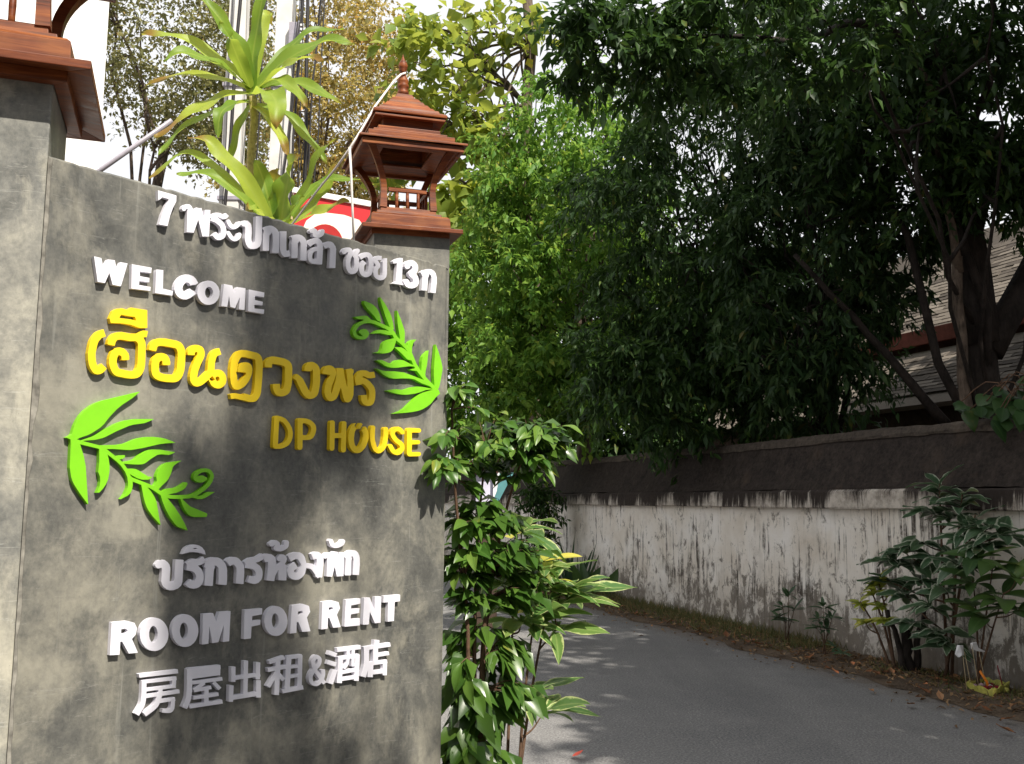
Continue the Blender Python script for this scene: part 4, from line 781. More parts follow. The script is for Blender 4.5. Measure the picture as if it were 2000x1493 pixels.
# sword plant, dark bush and broad plant farther up the wall
sw = empty('sword_plant', lane(-16.4, 6.75)); tag(sw, 'clump of dark upright sword shaped leaves at the far wall foot', 'plant'); random.seed(14)
swm = leaf_kinds(4, M['lf_small'], .95, .06, 26, bend=.15, n=9, belly=.35)
for k in range(22): put_leaf(swm, sw, (random.uniform(-.2, .2), random.uniform(-.12, .05), 0), (random.uniform(-.45, .45), random.uniform(-.35, .12), 1), (random.uniform(-.3, .3), -1, .2), random.uniform(.6, 1.15))
bp = empty('broad_leaf_clump', lane(-15.7, 6.8)); tag(bp, 'few broad upright leaves beside the sword leaves at the far wall foot', 'plant')
bpm = leaf_kinds(3, M['lf_broad'], .55, .16, 27, bend=.2, n=8)
for k in range(9): put_leaf(bpm, bp, (random.uniform(-.2, .2), random.uniform(-.15, .05), 0), (random.uniform(-.7, .7), random.uniform(-.5, .1), 1), (random.uniform(-.3, .3), -1, .2), random.uniform(.6, 1.3))
ds = empty('dark_bush', lane(-17.2, 6.4)); tag(ds, 'shaded small leaved bush reaching over the wall moulding at the far end', 'bush')
g_ = np.random.default_rng(91); cc = np.concatenate([ellipsoid(g_, 40, (0, 0, 1.35), (.45, .35, .65)), ellipsoid(g_, 16, (.1, 0, .6), (.35, .3, .5))]); mb = MB(); random.seed(15)
for q in cc[::3]: limb(mb, (random.uniform(-.05, .05), 0, 0), q, .014, .004, .05, 5, .05, 5)
mb.build('stem', M['stem'], ds); a_ = twig_leaves(g_, cc, np.full(len(cc), .2), 6, 6, .13, .042, .4); V, F = leaf_arrays(*a_); tag(bulk('foliage', V, F, M['lf_mango'], ds), kind='stuff')

# ------------------------------------------------------------------ grass, litter, fallen leaves
def blades(name, label, cat, n, x0, x1, y0, y1, h, mat, seed, lie=0.0):
    g = np.random.default_rng(seed); cx_ = g.uniform(x0, x1, n // 9)
    X = np.repeat(cx_, 9) + g.normal(size=len(cx_) * 9) * .05; Y_ = np.clip(y1 - np.abs(g.normal(size=len(X))) * (y1 - y0) * .5, y0, y1)
    P = np.outer(X, np.array(LX)) + np.outer(Y_, np.array(LY)) + [0, 0, .012]
    D_ = g.normal(size=(len(X), 3)) * [.55, .55, .2] + [0, 0, 1 - lie]; hh = h * (.4 + g.random(len(X)))
    V, F = leaf_arrays(P, D_, g.normal(size=(len(X), 3)) + [0, -1, .3], hh, .008 + .006 * g.random(len(X)), .1, .35, .35)
    o = bulk(name, V, F, mat); tag(o, label, cat, kind='stuff'); return o
M['grass'] = leaf_mat('verge_grass', (.04, .065, .02), (.075, .09, .03), (.19, .15, .065), .25, .6, .2)
M['litter'] = leaf_mat('dry_litter', (.09, .05, .025), (.17, .10, .05), (.30, .20, .11), .1, .8, .15)
blades('grass', 'thin green and dry grass along the foot of the old wall', 'grass', 5200, -17.5, -9.3, 6.3, 7.06, .13, M['grass'], 1)
blades('grass', 'sparse grass around the offering tray', 'grass', 700, -8.4, -5.6, 6.4, 6.9, .10, M['grass'], 2)
g_ = np.random.default_rng(3); n_ = 3600; X = g_.uniform(-17, -6, n_); Y_ = 6.95 - np.abs(g_.normal(size=n_)) * .42; P = np.outer(X, np.array(LX)) + np.outer(Y_, np.array(LY)); P[:, 2] = np.where(Y_ < 6.15, .006, .035) + .02 * g_.random(n_)
V, F = leaf_arrays(P, g_.normal(size=(n_, 3)) * [1, 1, .25], np.tile([0, 0, 1.], (n_, 1)) + g_.normal(size=(n_, 3)) * .4, .03 + .06 * g_.random(n_), .012 + .025 * g_.random(n_), .3, .2)
tag(bulk('leaf_litter', V, F, M['litter']), 'dry brown leaf litter and twigs on the verge', 'litter', kind='stuff')
M['fallen'] = leaf_mat('fallen_leaf', (.13, .055, .028), (.24, .10, .045), (.34, .19, .10), .12, .8, .2, vein=(.18, .07, .03), per_object=True)
fl = leaf_kinds(6, M['fallen'], .13, .062, 31, bend=-.25, fold=.5, n=5, wave=.12); random.seed(17)
spots = [Vector(p) for p in SURVEY['fallen']] + [lane(random.uniform(-12, -6), random.uniform(5.9, 6.8)) for _ in range(14)]
for p in spots:
    a = random.uniform(0, 6.28); o = put_leaf(fl, None, (p.x, p.y, .03 if (p.dot(LY) < 6.15) else .06), (math.cos(a), math.sin(a), 0), (random.uniform(-.2, .2), random.uniform(-.2, .2), 1), random.uniform(.45, 1.0), name='fallen_leaf')
    tag(o, 'dry orange brown leaf lying along the verge of the lane', 'leaf', 'fallen leaves along the verge')
o = put_leaf(leaf_kinds(1, leaf_mat('red_fallen', (.5, .07, .05), (.55, .10, .07), (.6, .14, .1), .1, .7, .2, per_object=True), .07, .05, 33, bend=-.3, fold=.4, n=5), None, (SURVEY['red_leaf'][0], SURVEY['red_leaf'][1], .02), (1, .3, 0), (0, 0, 1), 1, name='fallen_leaf'); tag(o, 'small red fallen leaf alone on the asphalt near the shrub foot', 'leaf')

# ------------------------------------------------------------------ offering
M['banana'] = plain('banana_leaf_tray', (.46, .44, .10), .6, .3, .3, 18); M['orange'] = plain('orange_candle', (.85, .26, .03), .5, .3); M['darkred'] = plain('incense_red', (.22, .02, .03), .7, .2); M['paper'] = plain('white_paper', (.75, .75, .77), .9, .1, .05); M['stick'] = plain('bamboo_stick', (.42, .33, .20), .8, .2); M['pink'] = plain('petal_pink', (.45, .30, .32), .8, .2, .4, 60)
ot = empty('offering_tray', (4.10, 8.70, .012)); tag(ot, 'yellow green banana leaf offering tray on the verge against the old wall', 'offering')
cs = [Vector((-.16, .05, 0)), Vector((-.10, -.30, 0)), Vector((.22, .06, 0)), Vector((.12, .30, 0))]
for i in range(4):
    a, b = cs[i], cs[(i + 1) % 4]; ctr = sum(cs, Vector()) / 4; V = []; n = 6
    for k in range(n + 1):
        p = a.lerp(b, k / n); inn = (ctr - p).normalized(); hh = .085 + .012 * math.sin(k * 2.3 + i)
        V += [p + inn * .02 + Vector((0, 0, .0)), p - inn * .005 + Vector((0, 0, hh)), p + inn * .012 + Vector((0, 0, hh)), p + inn * .036]
    F = [(k * 4 + j, k * 4 + (j + 1) % 4, (k + 1) * 4 + (j + 1) % 4, (k + 1) * 4 + j) for k in range(n) for j in range(4)] + [(0, 1, 2, 3), (n * 4 + 3, n * 4 + 2, n * 4 + 1, n * 4)]
    mb = MB(); mb.add(V, F); mb.build('side', M['banana'], ot)
mb = MB(); mb.add([c * .9 + Vector((0, 0, .02)) for c in cs] + [c * .9 for c in cs], [(0, 1, 2, 3), (7, 6, 5, 4), (0, 4, 5, 1), (1, 5, 6, 2), (2, 6, 7, 3), (3, 7, 4, 0)]); mb.build('bottom', M['banana'], ot)
random.seed(19)
for k in range(12):
    p = Vector((random.uniform(-.09, .12), random.uniform(-.15, .18), .055)); MB().lathe([(p.z - .03, .012), (p.z - .008, .028), (p.z + .012, .022), (p.z + .02, .006)], 8, (p.x, p.y)).build('flower', random.choice((M['pink'], M['paper'], M['darkred'], M['banana'])), ot, True)
fs = [[Vector(p) for p in s_] for s_ in SURVEY['flags']]
for k in range(2):
    fg_ = empty('paper_flag', fs[2 * k][1]); o_ = fs[2 * k][1]
    tag(fg_, ('crumpled bright white paper flag on two sticks at the tray corner' if k == 0 else 'grey shaded paper flag on two sticks standing behind the orange candle'), 'paper flag', 'paper flags in the offering')
    for s_ in fs[2 * k:2 * k + 2]:
        bt = s_[1] - Vector((0, 0, .08)); MB().tube([s_[0] - o_ + Vector((0, 0, .03)), bt - o_], .0032, 6).build('stick', M['stick'], fg_, True)
    pp = [Vector(p) - o_ for p in SURVEY['paper'][k]]; n = len(pp); fr = [p + Vector((0, -.012 + .02 * ((i * 7) % 3 - 1), 0)) for i, p in enumerate(pp)]; bk = [p + Vector((0, .02, -.004)) for p in pp]
    ctr = sum(fr, Vector()) / n + Vector((0, -.015, 0)); mb = MB(); mb.add(fr + bk + [ctr], [(i, (i + 1) % n, 2 * n) for i in range(n)] + [(i, n + i, n + (i + 1) % n, (i + 1) % n) for i in range(n)] + [tuple(n + i for i in range(n))]); mb.build('paper', M['paper'], fg_)
a, b = fs[4]; o = MB().tube([a - b, (a - b) * .5 + Vector((.006, 0, 0)), Vector((0, 0, -.05))], [.010, .012, .012], 10).build('candle', M['orange'], None, True); o.location = b; tag(o, 'thin bright orange candle leaning in the offering tray', 'candle')
a, b = fs[5]; o = MB().tube([a - b, Vector((0, 0, -.03))], [.005, .005], 8).build('incense_stick', M['darkred'], None, True); o.location = b; tag(o, 'dark red incense stick leaning at the tray end by the wall', 'incense')

# ------------------------------------------------------------------ covered cart far down the lane
M['lav'] = plain('pale_panel', (.55, .54, .66), .6, .3, .12, 5); M['teal'] = plain('teal_panel', (.10, .26, .28), .3, .5, .15, 6); M['maroon'] = plain('maroon_cloth', (.12, .03, .025), .9, .1, .3, 8)
ct = empty('covered_cart', (-.30, 11.2, 0)); tag(ct, 'pale panelled cart with teal slanted side half hidden behind the shrub leaves', 'cart')
MB().box((.03, .3, 1.70), (.13, .28, .21)).build('body', M['lav'], ct, bevel=.03)
flat('teal_side', [(.10, 1.55), (.16, 1.60), (.33, 1.93), (.10, 1.93)], M['teal'], ct, .0, .02); flat('pale_corner', [(.10, 1.62), (.14, 1.72), (.17, 1.93), (.10, 1.93)], M['paper'], ct, -.024, .004)
MB().frustum(1.93, (.33, .36), 2.06, (.20, .20), (-.16, .3)).build('awning', M['maroon'], ct, bevel=.02)
for x in (-.12, .18):
    o = MB().lathe([(-.02, .12), (.02, .12)], 24).build('wheel', M['cable'], ct); o.data.transform(Matrix.Translation((x, -.03, .12)) @ Matrix.Rotation(math.pi / 2, 4, 'X'))
MB().box((.03, .3, .84), (.12, .26, .64)).build('frame', M['dark_wood'], ct)

# ------------------------------------------------------------------ raised letters and leaf ornaments on the sign wall (tenths of a millimetre)
GLYPHS = [
('y',[[-13606,20488,-13707,20442,-13775,20395,-13830,20334,-13898,20225,-13935,20136,-13958,20040,-13987,19792,-13968,19609,-13942,19495,-13898,19401,-13831,19312,-13767,19269,-13696,19258,-13610,19277,-13542,19320,-13483,19381,-13440,19446,-13596,19563,-13671,19480,-13681,19474,-13691,19479,-13720,19523,-13746,19585,-13769,19722,-13775,19821,-13749,20020,-13730,20095,-13708,20148,-13636,20246,-13521,20307,-13592,20480]]),
('y',[[-12442,20619,-12503,20593,-12622,20507,-12836,20481,-13080,20491,-13205,20467,-13305,20421,-13346,20387,-13383,20343,-13445,20224,-13466,20111,-13456,20096,-13257,20081,-13235,20180,-13207,20231,-13182,20255,-13130,20271,-13036,20280,-12829,20267,-12667,20291,-12625,20276,-12595,20245,-12581,20198,-12572,20048,-12566,19662,-12582,19564,-12622,19487,-12669,19467,-12767,19456,-13047,19471,-13094,19481,-13135,19540,-13166,19625,-13173,19669,-13163,19762,-13136,19838,-13090,19847,-13043,19814,-13036,19751,-13037,19729,-13025,19722,-12828,19746,-12814,19759,-12820,19857,-12845,19927,-12906,19996,-12988,20044,-13096,20059,-13156,20052,-13208,20035,-13264,19976,-13316,19948,-13348,19887,-13373,19809,-13390,19709,-13382,19575,-13353,19485,-13303,19387,-13264,19337,-13219,19301,-13161,19275,-13114,19265,-12865,19246,-12743,19245,-12625,19261,-12548,19284,-12482,19325,-12426,19385,-12379,19471,-12353,19548,-12340,19630,-12336,19747,-12350,20225,-12374,20326,-12431,20419,-12403,20440,-12332,20445,-12310,20611,-12316,20623,-12344,20626]]),
('y',[[-12847,21202,-12934,21123,-13114,21141,-13272,21100,-13370,21019,-13448,20810,-13410,20699,-13399,20687,-13081,20723,-12913,20721,-12807,20719,-12571,20670,-12346,20701,-12332,20715,-12364,21207],[-13123,20959,-12917,20951,-12721,20959,-12671,20873,-12679,20862,-12713,20864,-12871,20873,-13160,20861,-13165,20876]]),
('y',[[-11960,20469,-12079,20423,-12127,20390,-12181,20337,-12231,20243,-12254,20110,-12238,20102,-12034,20086,-12024,20098,-11996,20217,-11954,20246,-11895,20262,-11787,20268,-11478,20254,-11426,20247,-11395,20221,-11360,20146,-11349,20017,-11356,19687,-11370,19616,-11396,19543,-11420,19506,-11445,19494,-11684,19478,-11774,19483,-11857,19500,-11895,19522,-11911,19593,-11916,19756,-11910,19787,-11891,19817,-11870,19837,-11849,19843,-11830,19838,-11817,19816,-11812,19741,-11804,19729,-11637,19740,-11574,19752,-11573,19835,-11601,19927,-11649,19998,-11713,20040,-11768,20056,-11844,20064,-11939,20046,-11991,20019,-12046,19972,-12108,19893,-12142,19811,-12154,19696,-12140,19525,-12129,19471,-12101,19403,-12052,19346,-12006,19318,-11934,19290,-11829,19268,-11664,19260,-11465,19270,-11386,19282,-11292,19322,-11215,19396,-11161,19492,-11118,19640,-11104,19825,-11107,20144,-11138,20267,-11171,20333,-11220,20394,-11286,20443,-11395,20473,-11768,20489]]),
('y',[[-10826,20429,-10905,20395,-10985,20330,-11022,20275,-11041,20189,-11037,20119,-11020,20109,-10813,20124,-10801,20137,-10803,20198,-10795,20212,-10754,20225,-10731,20220,-10721,20208,-10726,20140,-10808,19962,-10881,19767,-10920,19581,-10927,19486,-10916,19380,-10886,19320,-10827,19262,-10783,19238,-10729,19224,-10661,19226,-10612,19241,-10545,19272,-10460,19328,-10312,19460,-10224,19321,-10190,19292,-10126,19258,-10054,19238,-9991,19232,-9924,19243,-9862,19269,-9796,19315,-9741,19378,-9715,19430,-9702,19504,-9706,19576,-9730,19650,-9791,19730,-9845,19769,-9910,19793,-9978,19800,-10048,19793,-10114,19774,-10127,19779,-10123,19983,-10108,20070,-10080,20157,-10047,20202,-9934,20249,-9921,20262,-10000,20435,-10016,20437,-10078,20414,-10174,20366,-10223,20328,-10264,20278,-10299,20212,-10348,20039,-10361,19907,-10365,19726,-10570,19519,-10655,19457,-10681,19449,-10687,19535,-10663,19680,-10591,19884,-10497,20089,-10478,20163,-10477,20238,-10515,20346,-10551,20386,-10588,20409,-10705,20439],[-10202,19573,-10182,19574,-10092,19485,-10121,19460,-10171,19444,-10238,19444,-10282,19486,-10276,19502],[-10026,19588,-9978,19587,-9955,19564,-9943,19534,-9945,19472,-9967,19449,-9990,19440,-10043,19462,-10080,19534,-10075,19552]]),
('y',[[-9219,20482,-9340,20432,-9396,20392,-9442,20346,-9534,20197,-9571,20077,-9590,19866,-9580,19592,-9547,19435,-9519,19376,-9476,19317,-9420,19276,-9358,19259,-9272,19266,-9196,19294,-9092,19361,-9013,19434,-8942,19519,-8876,19630,-8816,19785,-8803,19861,-8803,19946,-8819,20012,-8843,20055,-8883,20091,-8951,20118,-9065,20127,-9159,20104,-9248,20051,-9294,19993,-9318,19903,-9319,19805,-9069,19809,-9026,19805,-9019,19795,-9033,19751,-9060,19712,-9124,19669,-9173,19599,-9252,19517,-9288,19493,-9306,19505,-9327,19590,-9338,19691,-9377,19767,-9376,19795,-9349,19803,-9340,19816,-9338,19960,-9319,20089,-9261,20208,-9220,20252,-9172,20273,-9130,20278,-9001,20270,-8739,20249,-8721,20237,-8707,20199,-8687,20002,-8689,19780,-8705,19338,-8722,19234,-8757,19167,-8786,19149,-8899,19153,-9058,19179,-9070,19174,-9085,19138,-9097,19133,-9353,19156,-9433,19148,-9541,19119,-9554,19102,-9513,18968,-9497,18964,-9369,18994,-9241,18975,-9126,18969,-8904,18935,-8804,18932,-8704,18945,-8629,18976,-8556,19039,-8489,19148,-8456,19255,-8430,19725,-8427,20103,-8448,20251,-8488,20354,-8561,20429,-8665,20466,-9058,20495]]),
('y',[[-8097,20420,-8165,20397,-8225,20365,-8320,20273,-8348,20220,-8359,20171,-8352,20051,-8095,20068,-8087,20080,-8085,20172,-8068,20189,-8042,20197,-7764,20186,-7647,20166,-7602,20145,-7587,20077,-7582,19678,-7600,19552,-7628,19462,-7680,19438,-7723,19442,-7741,19480,-7751,19585,-7767,19596,-8018,19566,-8027,19550,-8023,19475,-8004,19390,-7963,19307,-7912,19254,-7843,19221,-7731,19204,-7638,19212,-7519,19249,-7432,19303,-7389,19349,-7351,19422,-7309,19595,-7294,19785,-7305,20138,-7325,20228,-7359,20290,-7417,20341,-7481,20373,-7618,20408,-7717,20418,-7996,20429]]),
('y',[[-6574,20429,-6681,20390,-6735,20355,-6782,20307,-6819,20221,-6821,20119,-6804,20105,-6556,20120,-6537,20132,-6531,20192,-6510,20187,-6492,20167,-6474,20112,-6464,19782,-6485,19585,-6523,19467,-6560,19457,-6623,19500,-6868,19846,-7009,19933,-7112,19978,-7130,19976,-7243,19833,-7241,19818,-7217,19806,-7110,19754,-7115,19720,-6899,19404,-6825,19325,-6738,19266,-6639,19229,-6583,19223,-6508,19229,-6387,19270,-6300,19333,-6262,19380,-6228,19455,-6184,19666,-6171,19849,-6183,20113,-6197,20199,-6235,20301,-6319,20379,-6451,20428,-6499,20435]]),
('y',[[-5808,20402,-5943,20364,-6028,20302,-6070,20227,-6092,20107,-6067,20094,-5839,20085,-5815,20092,-5764,20073,-5792,20016,-5860,19956,-5930,19808,-5963,19683,-5979,19556,-5975,19469,-5936,19363,-5874,19284,-5789,19235,-5711,19225,-5647,19235,-5555,19269,-5483,19318,-5445,19360,-5399,19441,-5296,19709,-5173,19380,-5114,19284,-5072,19257,-4996,19242,-4931,19253,-4866,19289,-4816,19337,-4773,19404,-4731,19528,-4731,19825,-4764,20124,-4787,20235,-4754,20266,-4757,20376,-4812,20379,-4843,20405,-5088,20347,-5018,19977,-5011,19744,-5118,20025,-5207,20370,-5222,20376,-5486,20348,-5496,20310,-5502,20070,-5532,19909,-5627,19593,-5663,19501,-5682,19481,-5702,19551,-5682,19702,-5542,20043,-5514,20130,-5507,20200,-5542,20285,-5618,20362,-5705,20398]]),
('y',[[-4350,20402,-4433,20378,-4494,20347,-4610,20243,-4679,20122,-4688,20066,-4679,19997,-4625,19851,-4384,19906,-4359,19933,-4343,19936,-4213,19885,-4068,19772,-4040,19727,-4025,19641,-4031,19506,-4056,19416,-4083,19414,-4111,19431,-4128,19564,-4139,19575,-4386,19543,-4403,19524,-4379,19353,-4324,19275,-4259,19236,-4196,19214,-4101,19198,-4048,19201,-3969,19216,-3895,19247,-3839,19287,-3793,19347,-3759,19450,-3745,19559,-3745,19707,-3766,19801,-3801,19870,-3851,19928,-3998,20042,-4166,20120,-4365,20159,-4327,20190,-4280,20200,-4110,20153,-3993,20152,-3781,20201,-3765,20225,-3826,20405,-4022,20365,-4198,20411]]),
('g',[[-3634,23046,-3620,22909,-3558,22755,-3375,22405,-3159,22057,-3821,22180,-4030,22188,-4170,22268,-4241,22287,-4347,22281,-4761,22177,-4772,22165,-4649,22116,-4441,22137,-4362,22125,-4588,22016,-4672,21956,-4750,21878,-4816,21783,-4842,21722,-4853,21659,-4837,21582,-4794,21513,-4740,21475,-4583,21431,-4501,21428,-4397,21442,-4293,21474,-4217,21517,-4155,21579,-4109,21674,-4126,21748,-4218,21808,-4312,21825,-4359,21820,-4457,21783,-4566,21717,-4563,21656,-4494,21634,-4441,21588,-4387,21574,-4402,21561,-4512,21547,-4630,21571,-4683,21617,-4699,21690,-4650,21794,-4556,21892,-4383,21989,-4226,22040,-4062,22064,-3871,22060,-3334,21956,-3208,21918,-3203,21907,-3375,21915,-3533,21906,-3678,21881,-3797,21836,-3972,21711,-3953,21707,-3590,21780,-3247,21765,-3014,21796,-2924,21692,-3199,21605,-3363,21519,-3412,21481,-3457,21420,-3503,21251,-3547,21169,-3621,21123,-3827,21058,-3401,21086,-3201,21134,-3080,21186,-3011,21236,-2934,21337,-2877,21464,-2827,21626,-2546,21496,-2381,21394,-2257,21294,-2421,21376,-2575,21412,-2769,21393,-2887,21373,-2889,21362,-2571,21204,-2271,21023,-2185,21004,-2056,21002,-1950,20847,-2052,20861,-2414,20956,-2547,20964,-2673,20955,-2804,20924,-2861,20894,-2974,20802,-3047,20774,-3171,20784,-3460,20847,-3628,20833,-3745,20808,-3295,20656,-3178,20638,-3024,20631,-2770,20655,-2140,20785,-1914,20800,-1865,20749,-1872,20734,-2124,20674,-2020,20647,-1772,20652,-1408,20367,-2394,20529,-2865,20521,-3325,20480,-3465,20489,-3743,20530,-3400,20347,-3289,20309,-3098,20266,-2887,20255,-2438,20315,-2094,20346,-1874,20334,-1498,20230,-1077,20165,-951,20087,-1461,20106,-1750,20092,-2014,20042,-2437,19902,-2782,19901,-3205,19811,-3211,19800,-3179,19793,-2914,19754,-2658,19736,-2469,19734,-2229,19751,-1807,19833,-1600,19893,-1293,20004,-1047,20047,-907,20058,-1409,19908,-1598,19825,-1754,19722,-2338,19254,-2514,19161,-2875,19026,-2297,19099,-1948,19158,-1645,19224,-1418,19302,-1222,19402,-1048,19511,-963,19580,-776,19778,-544,19944,-606,20062,-657,20100,-608,20153,-563,20272,-438,20807,-435,20937,-512,21174,-658,21483,-817,21746,-897,20838,-889,20572,-847,20220,-863,20216,-1133,20376,-1308,20490,-1332,20563,-1316,20706,-1251,20954,-1186,21475,-1404,21303,-1482,21206,-1531,21031,-1542,20682,-1557,20676,-1796,20920,-2036,21293,-2035,21466,-1993,21616,-1944,21684,-1822,21794,-2009,21760,-2149,21695,-2232,21613,-2266,21507,-2415,21588,-2411,21956,-2435,22055,-2618,22400,-2813,22703,-2808,22469,-2774,22215,-2638,21712,-2641,21701,-2654,21703,-2746,21748,-2803,21796,-2892,21912,-2996,21985,-2945,22010,-2994,22210,-3077,22428,-3150,22559,-3413,22861],[-4372,22795,-4378,22717,-4356,22662,-4233,22542,-3951,22371,-3744,22206,-3579,22164,-3571,22184,-3648,22432,-3719,22552,-3801,22636,-3918,22704,-4039,22746]]),
('g',[[-12471,18908,-13500,18581,-13673,18506,-13816,18419,-13991,18266,-14090,18142,-14162,18011,-14224,17863,-14280,17642,-14321,17601,-14424,17541,-14305,17494,-14293,17387,-14280,16771,-14228,16531,-14190,16436,-14137,16341,-13962,16102,-13742,15845,-13727,15835,-13726,15849,-13854,16824,-13924,17086,-14041,17385,-13547,17296,-13515,17277,-13493,16931,-13506,16679,-13450,16559,-13433,16434,-13446,16304,-13508,16139,-13445,16139,-13354,16235,-13275,16351,-13214,16502,-13191,16689,-13196,16843,-13229,17020,-13272,17150,-13021,16982,-12880,16866,-12751,16710,-12678,16567,-12646,16423,-12641,16339,-12652,16275,-12719,16114,-12822,15977,-12636,16070,-12565,16132,-12530,16197,-12512,16273,-12503,16354,-12511,16451,-12256,16368,-12171,16044,-12113,15878,-12052,15752,-11998,15671,-11862,15511,-11609,15274,-11768,15909,-11824,16023,-11883,16108,-11971,16214,-12061,16301,-12007,16287,-11863,16216,-11657,16091,-11588,15914,-11480,15704,-11343,15494,-11170,15298,-11096,15239,-11027,15200,-10762,15115,-10762,15134,-10872,15328,-11022,15546,-11204,15768,-11436,16010,-11259,15997,-11039,15996,-10969,15834,-10895,15700,-10793,15585,-10688,15514,-10547,15487,-10163,15488,-10139,15564,-10171,15598,-10694,15780,-10810,15860,-10969,15993,-10940,16004,-10764,16015,-10631,16040,-10464,15992,-10318,16003,-10236,16033,-9923,16210,-10131,16209,-10200,16198,-10362,16104,-10512,16082,-10253,16254,-10109,16383,-10017,16514,-9978,16649,-9999,16735,-10067,16820,-10147,16866,-10262,16885,-10360,16877,-10443,16856,-10572,16783,-10635,16713,-10657,16644,-10655,16598,-10626,16539,-10596,16514,-10500,16473,-10426,16461,-10329,16481,-10207,16545,-10195,16596,-10229,16631,-10273,16637,-10329,16667,-10389,16679,-10488,16662,-10529,16640,-10518,16674,-10480,16709,-10408,16751,-10335,16771,-10236,16773,-10186,16761,-10145,16732,-10111,16685,-10108,16633,-10148,16533,-10237,16422,-10349,16327,-10524,16209,-10670,16143,-10832,16115,-11228,16101,-11433,16117,-11175,16166,-10986,16240,-10891,16312,-10827,16433,-10861,16467,-10905,16474,-11106,16351,-11202,16307,-11479,16275,-11626,16200,-11726,16254,-11638,16354,-11492,16488,-11439,16557,-11369,16709,-11329,16865,-11302,16913,-11249,16961,-11061,17076,-11462,17011,-11593,16961,-11674,16903,-11750,16814,-11806,16680,-11821,16601,-11796,16499,-11804,16450,-11840,16396,-11894,16344,-12032,16401,-12509,16559,-12577,16600,-12607,16649,-12386,16545,-12238,16508,-12056,16513,-11987,16547,-11932,16590,-12071,16606,-12341,16751,-12440,16792,-12541,16803,-12688,16794,-12796,16925,-12531,16916,-12342,16919,-12246,16932,-12168,16963,-12018,17081,-11822,17205,-11700,17228,-11478,17217,-11382,17247,-11272,17307,-11758,17354,-11975,17348,-12060,17335,-12166,17300,-12252,17252,-12355,17181,-12479,17073,-12538,17039,-12658,17005,-12850,16977,-12925,17036,-12851,17050,-12792,17084,-12776,17127,-12781,17158,-12933,17146,-13042,17115,-13309,17295,-13092,17307,-12680,17298,-12594,17306,-12281,17370,-11762,17507,-11566,17538,-11288,17566,-11280,17576,-11606,17668,-11754,17690,-11983,17698,-12202,17682,-12386,17645,-12520,17601,-12799,17471,-13011,17427,-13516,17386,-13971,17473,-13938,17485,-13648,17521,-13453,17576,-13360,17616,-13054,17789,-12716,17951,-12588,17993,-12264,18057,-12111,18122,-11972,18194,-12579,18149,-12820,18098,-12997,18033,-13117,17977,-13409,17798,-13619,17653,-13722,17600,-14027,17485,-14132,17507,-14075,17546,-13851,17636,-13753,17688,-13531,17845,-13427,17950,-13274,18166,-13100,18364,-12940,18511,-12661,18713,-12459,18896,-12449,18910]]),
('y',[[-7856,18593,-7900,18565,-7918,18526,-7937,17699,-7929,17619,-7904,17587,-7861,17570,-7654,17572,-7515,17609,-7399,17664,-7331,17710,-7282,17763,-7239,17832,-7205,17924,-7190,18007,-7195,18112,-7240,18255,-7340,18395,-7446,18494,-7511,18536,-7642,18576,-7806,18598],[-7722,18432,-7625,18413,-7558,18369,-7448,18253,-7396,18159,-7379,18089,-7375,18008,-7386,17947,-7429,17852,-7495,17788,-7647,17724,-7729,17715,-7748,17724,-7736,18405]]),
('y',[[-6953,18583,-7010,18548,-7027,18509,-6990,17626,-6965,17593,-6917,17573,-6860,17576,-6813,17605,-6791,17655,-6800,17885,-6790,17896,-6737,17898,-6585,17906,-6495,17923,-6424,17953,-6368,17999,-6317,18072,-6278,18174,-6265,18267,-6280,18358,-6312,18417,-6367,18471,-6454,18524,-6547,18563,-6701,18590],[-6806,18430,-6723,18433,-6651,18422,-6553,18383,-6487,18333,-6471,18300,-6468,18231,-6485,18161,-6516,18102,-6540,18078,-6568,18068,-6740,18053,-6800,18059,-6817,18353]]),
('y',[[-5635,18601,-5680,18574,-5704,18525,-5686,17656,-5655,17622,-5594,17604,-5535,17619,-5496,17653,-5485,17689,-5491,17977,-5481,18031,-5217,18047,-5203,18008,-5202,17643,-5166,17594,-5101,17576,-5055,17583,-5020,17603,-4997,17633,-4990,17669,-5001,18566,-5034,18599,-5096,18616,-5157,18600,-5197,18564,-5208,18528,-5214,18210,-5472,18191,-5491,18207,-5502,18555,-5555,18601]]),
('y',[[-4397,18603,-4549,18403,-4570,18402,-4602,18423,-4642,18485,-4641,18505,-4592,18576,-4603,18584,-4665,18560,-4732,18513,-4797,18440,-4842,18368,-4879,18267,-4906,18091,-4881,17902,-4824,17759,-4727,17660,-4607,17593,-4501,17573,-4380,17596,-4273,17653,-4146,17776,-4080,17876,-4017,18040,-4001,18134,-4020,18311,-4084,18437,-4157,18495,-4239,18378,-4311,18342,-4264,18228,-4259,18124,-4287,18014,-4343,17898,-4410,17821,-4482,17770,-4538,17793,-4602,17853,-4631,17927,-4653,18049,-4633,18242,-4599,18324,-4543,18398,-4491,18415,-4410,18391,-4388,18401,-4288,18569,-4327,18591]]),
('y',[[-3834,18559,-3900,18525,-3925,18467,-3937,18162,-3920,18025,-3876,17886,-3806,17756,-3739,17686,-3636,17630,-3537,17612,-3436,17630,-3307,17704,-3220,17788,-3177,17856,-3142,17956,-3103,18173,-3095,18309,-3101,18479,-3122,18515,-3168,18541,-3224,18543,-3263,18534,-3307,18503,-3325,18456,-3322,18210,-3369,17953,-3396,17890,-3432,17843,-3509,17786,-3543,17781,-3593,17815,-3629,17862,-3702,18049,-3719,18170,-3712,18509,-3757,18551]]),
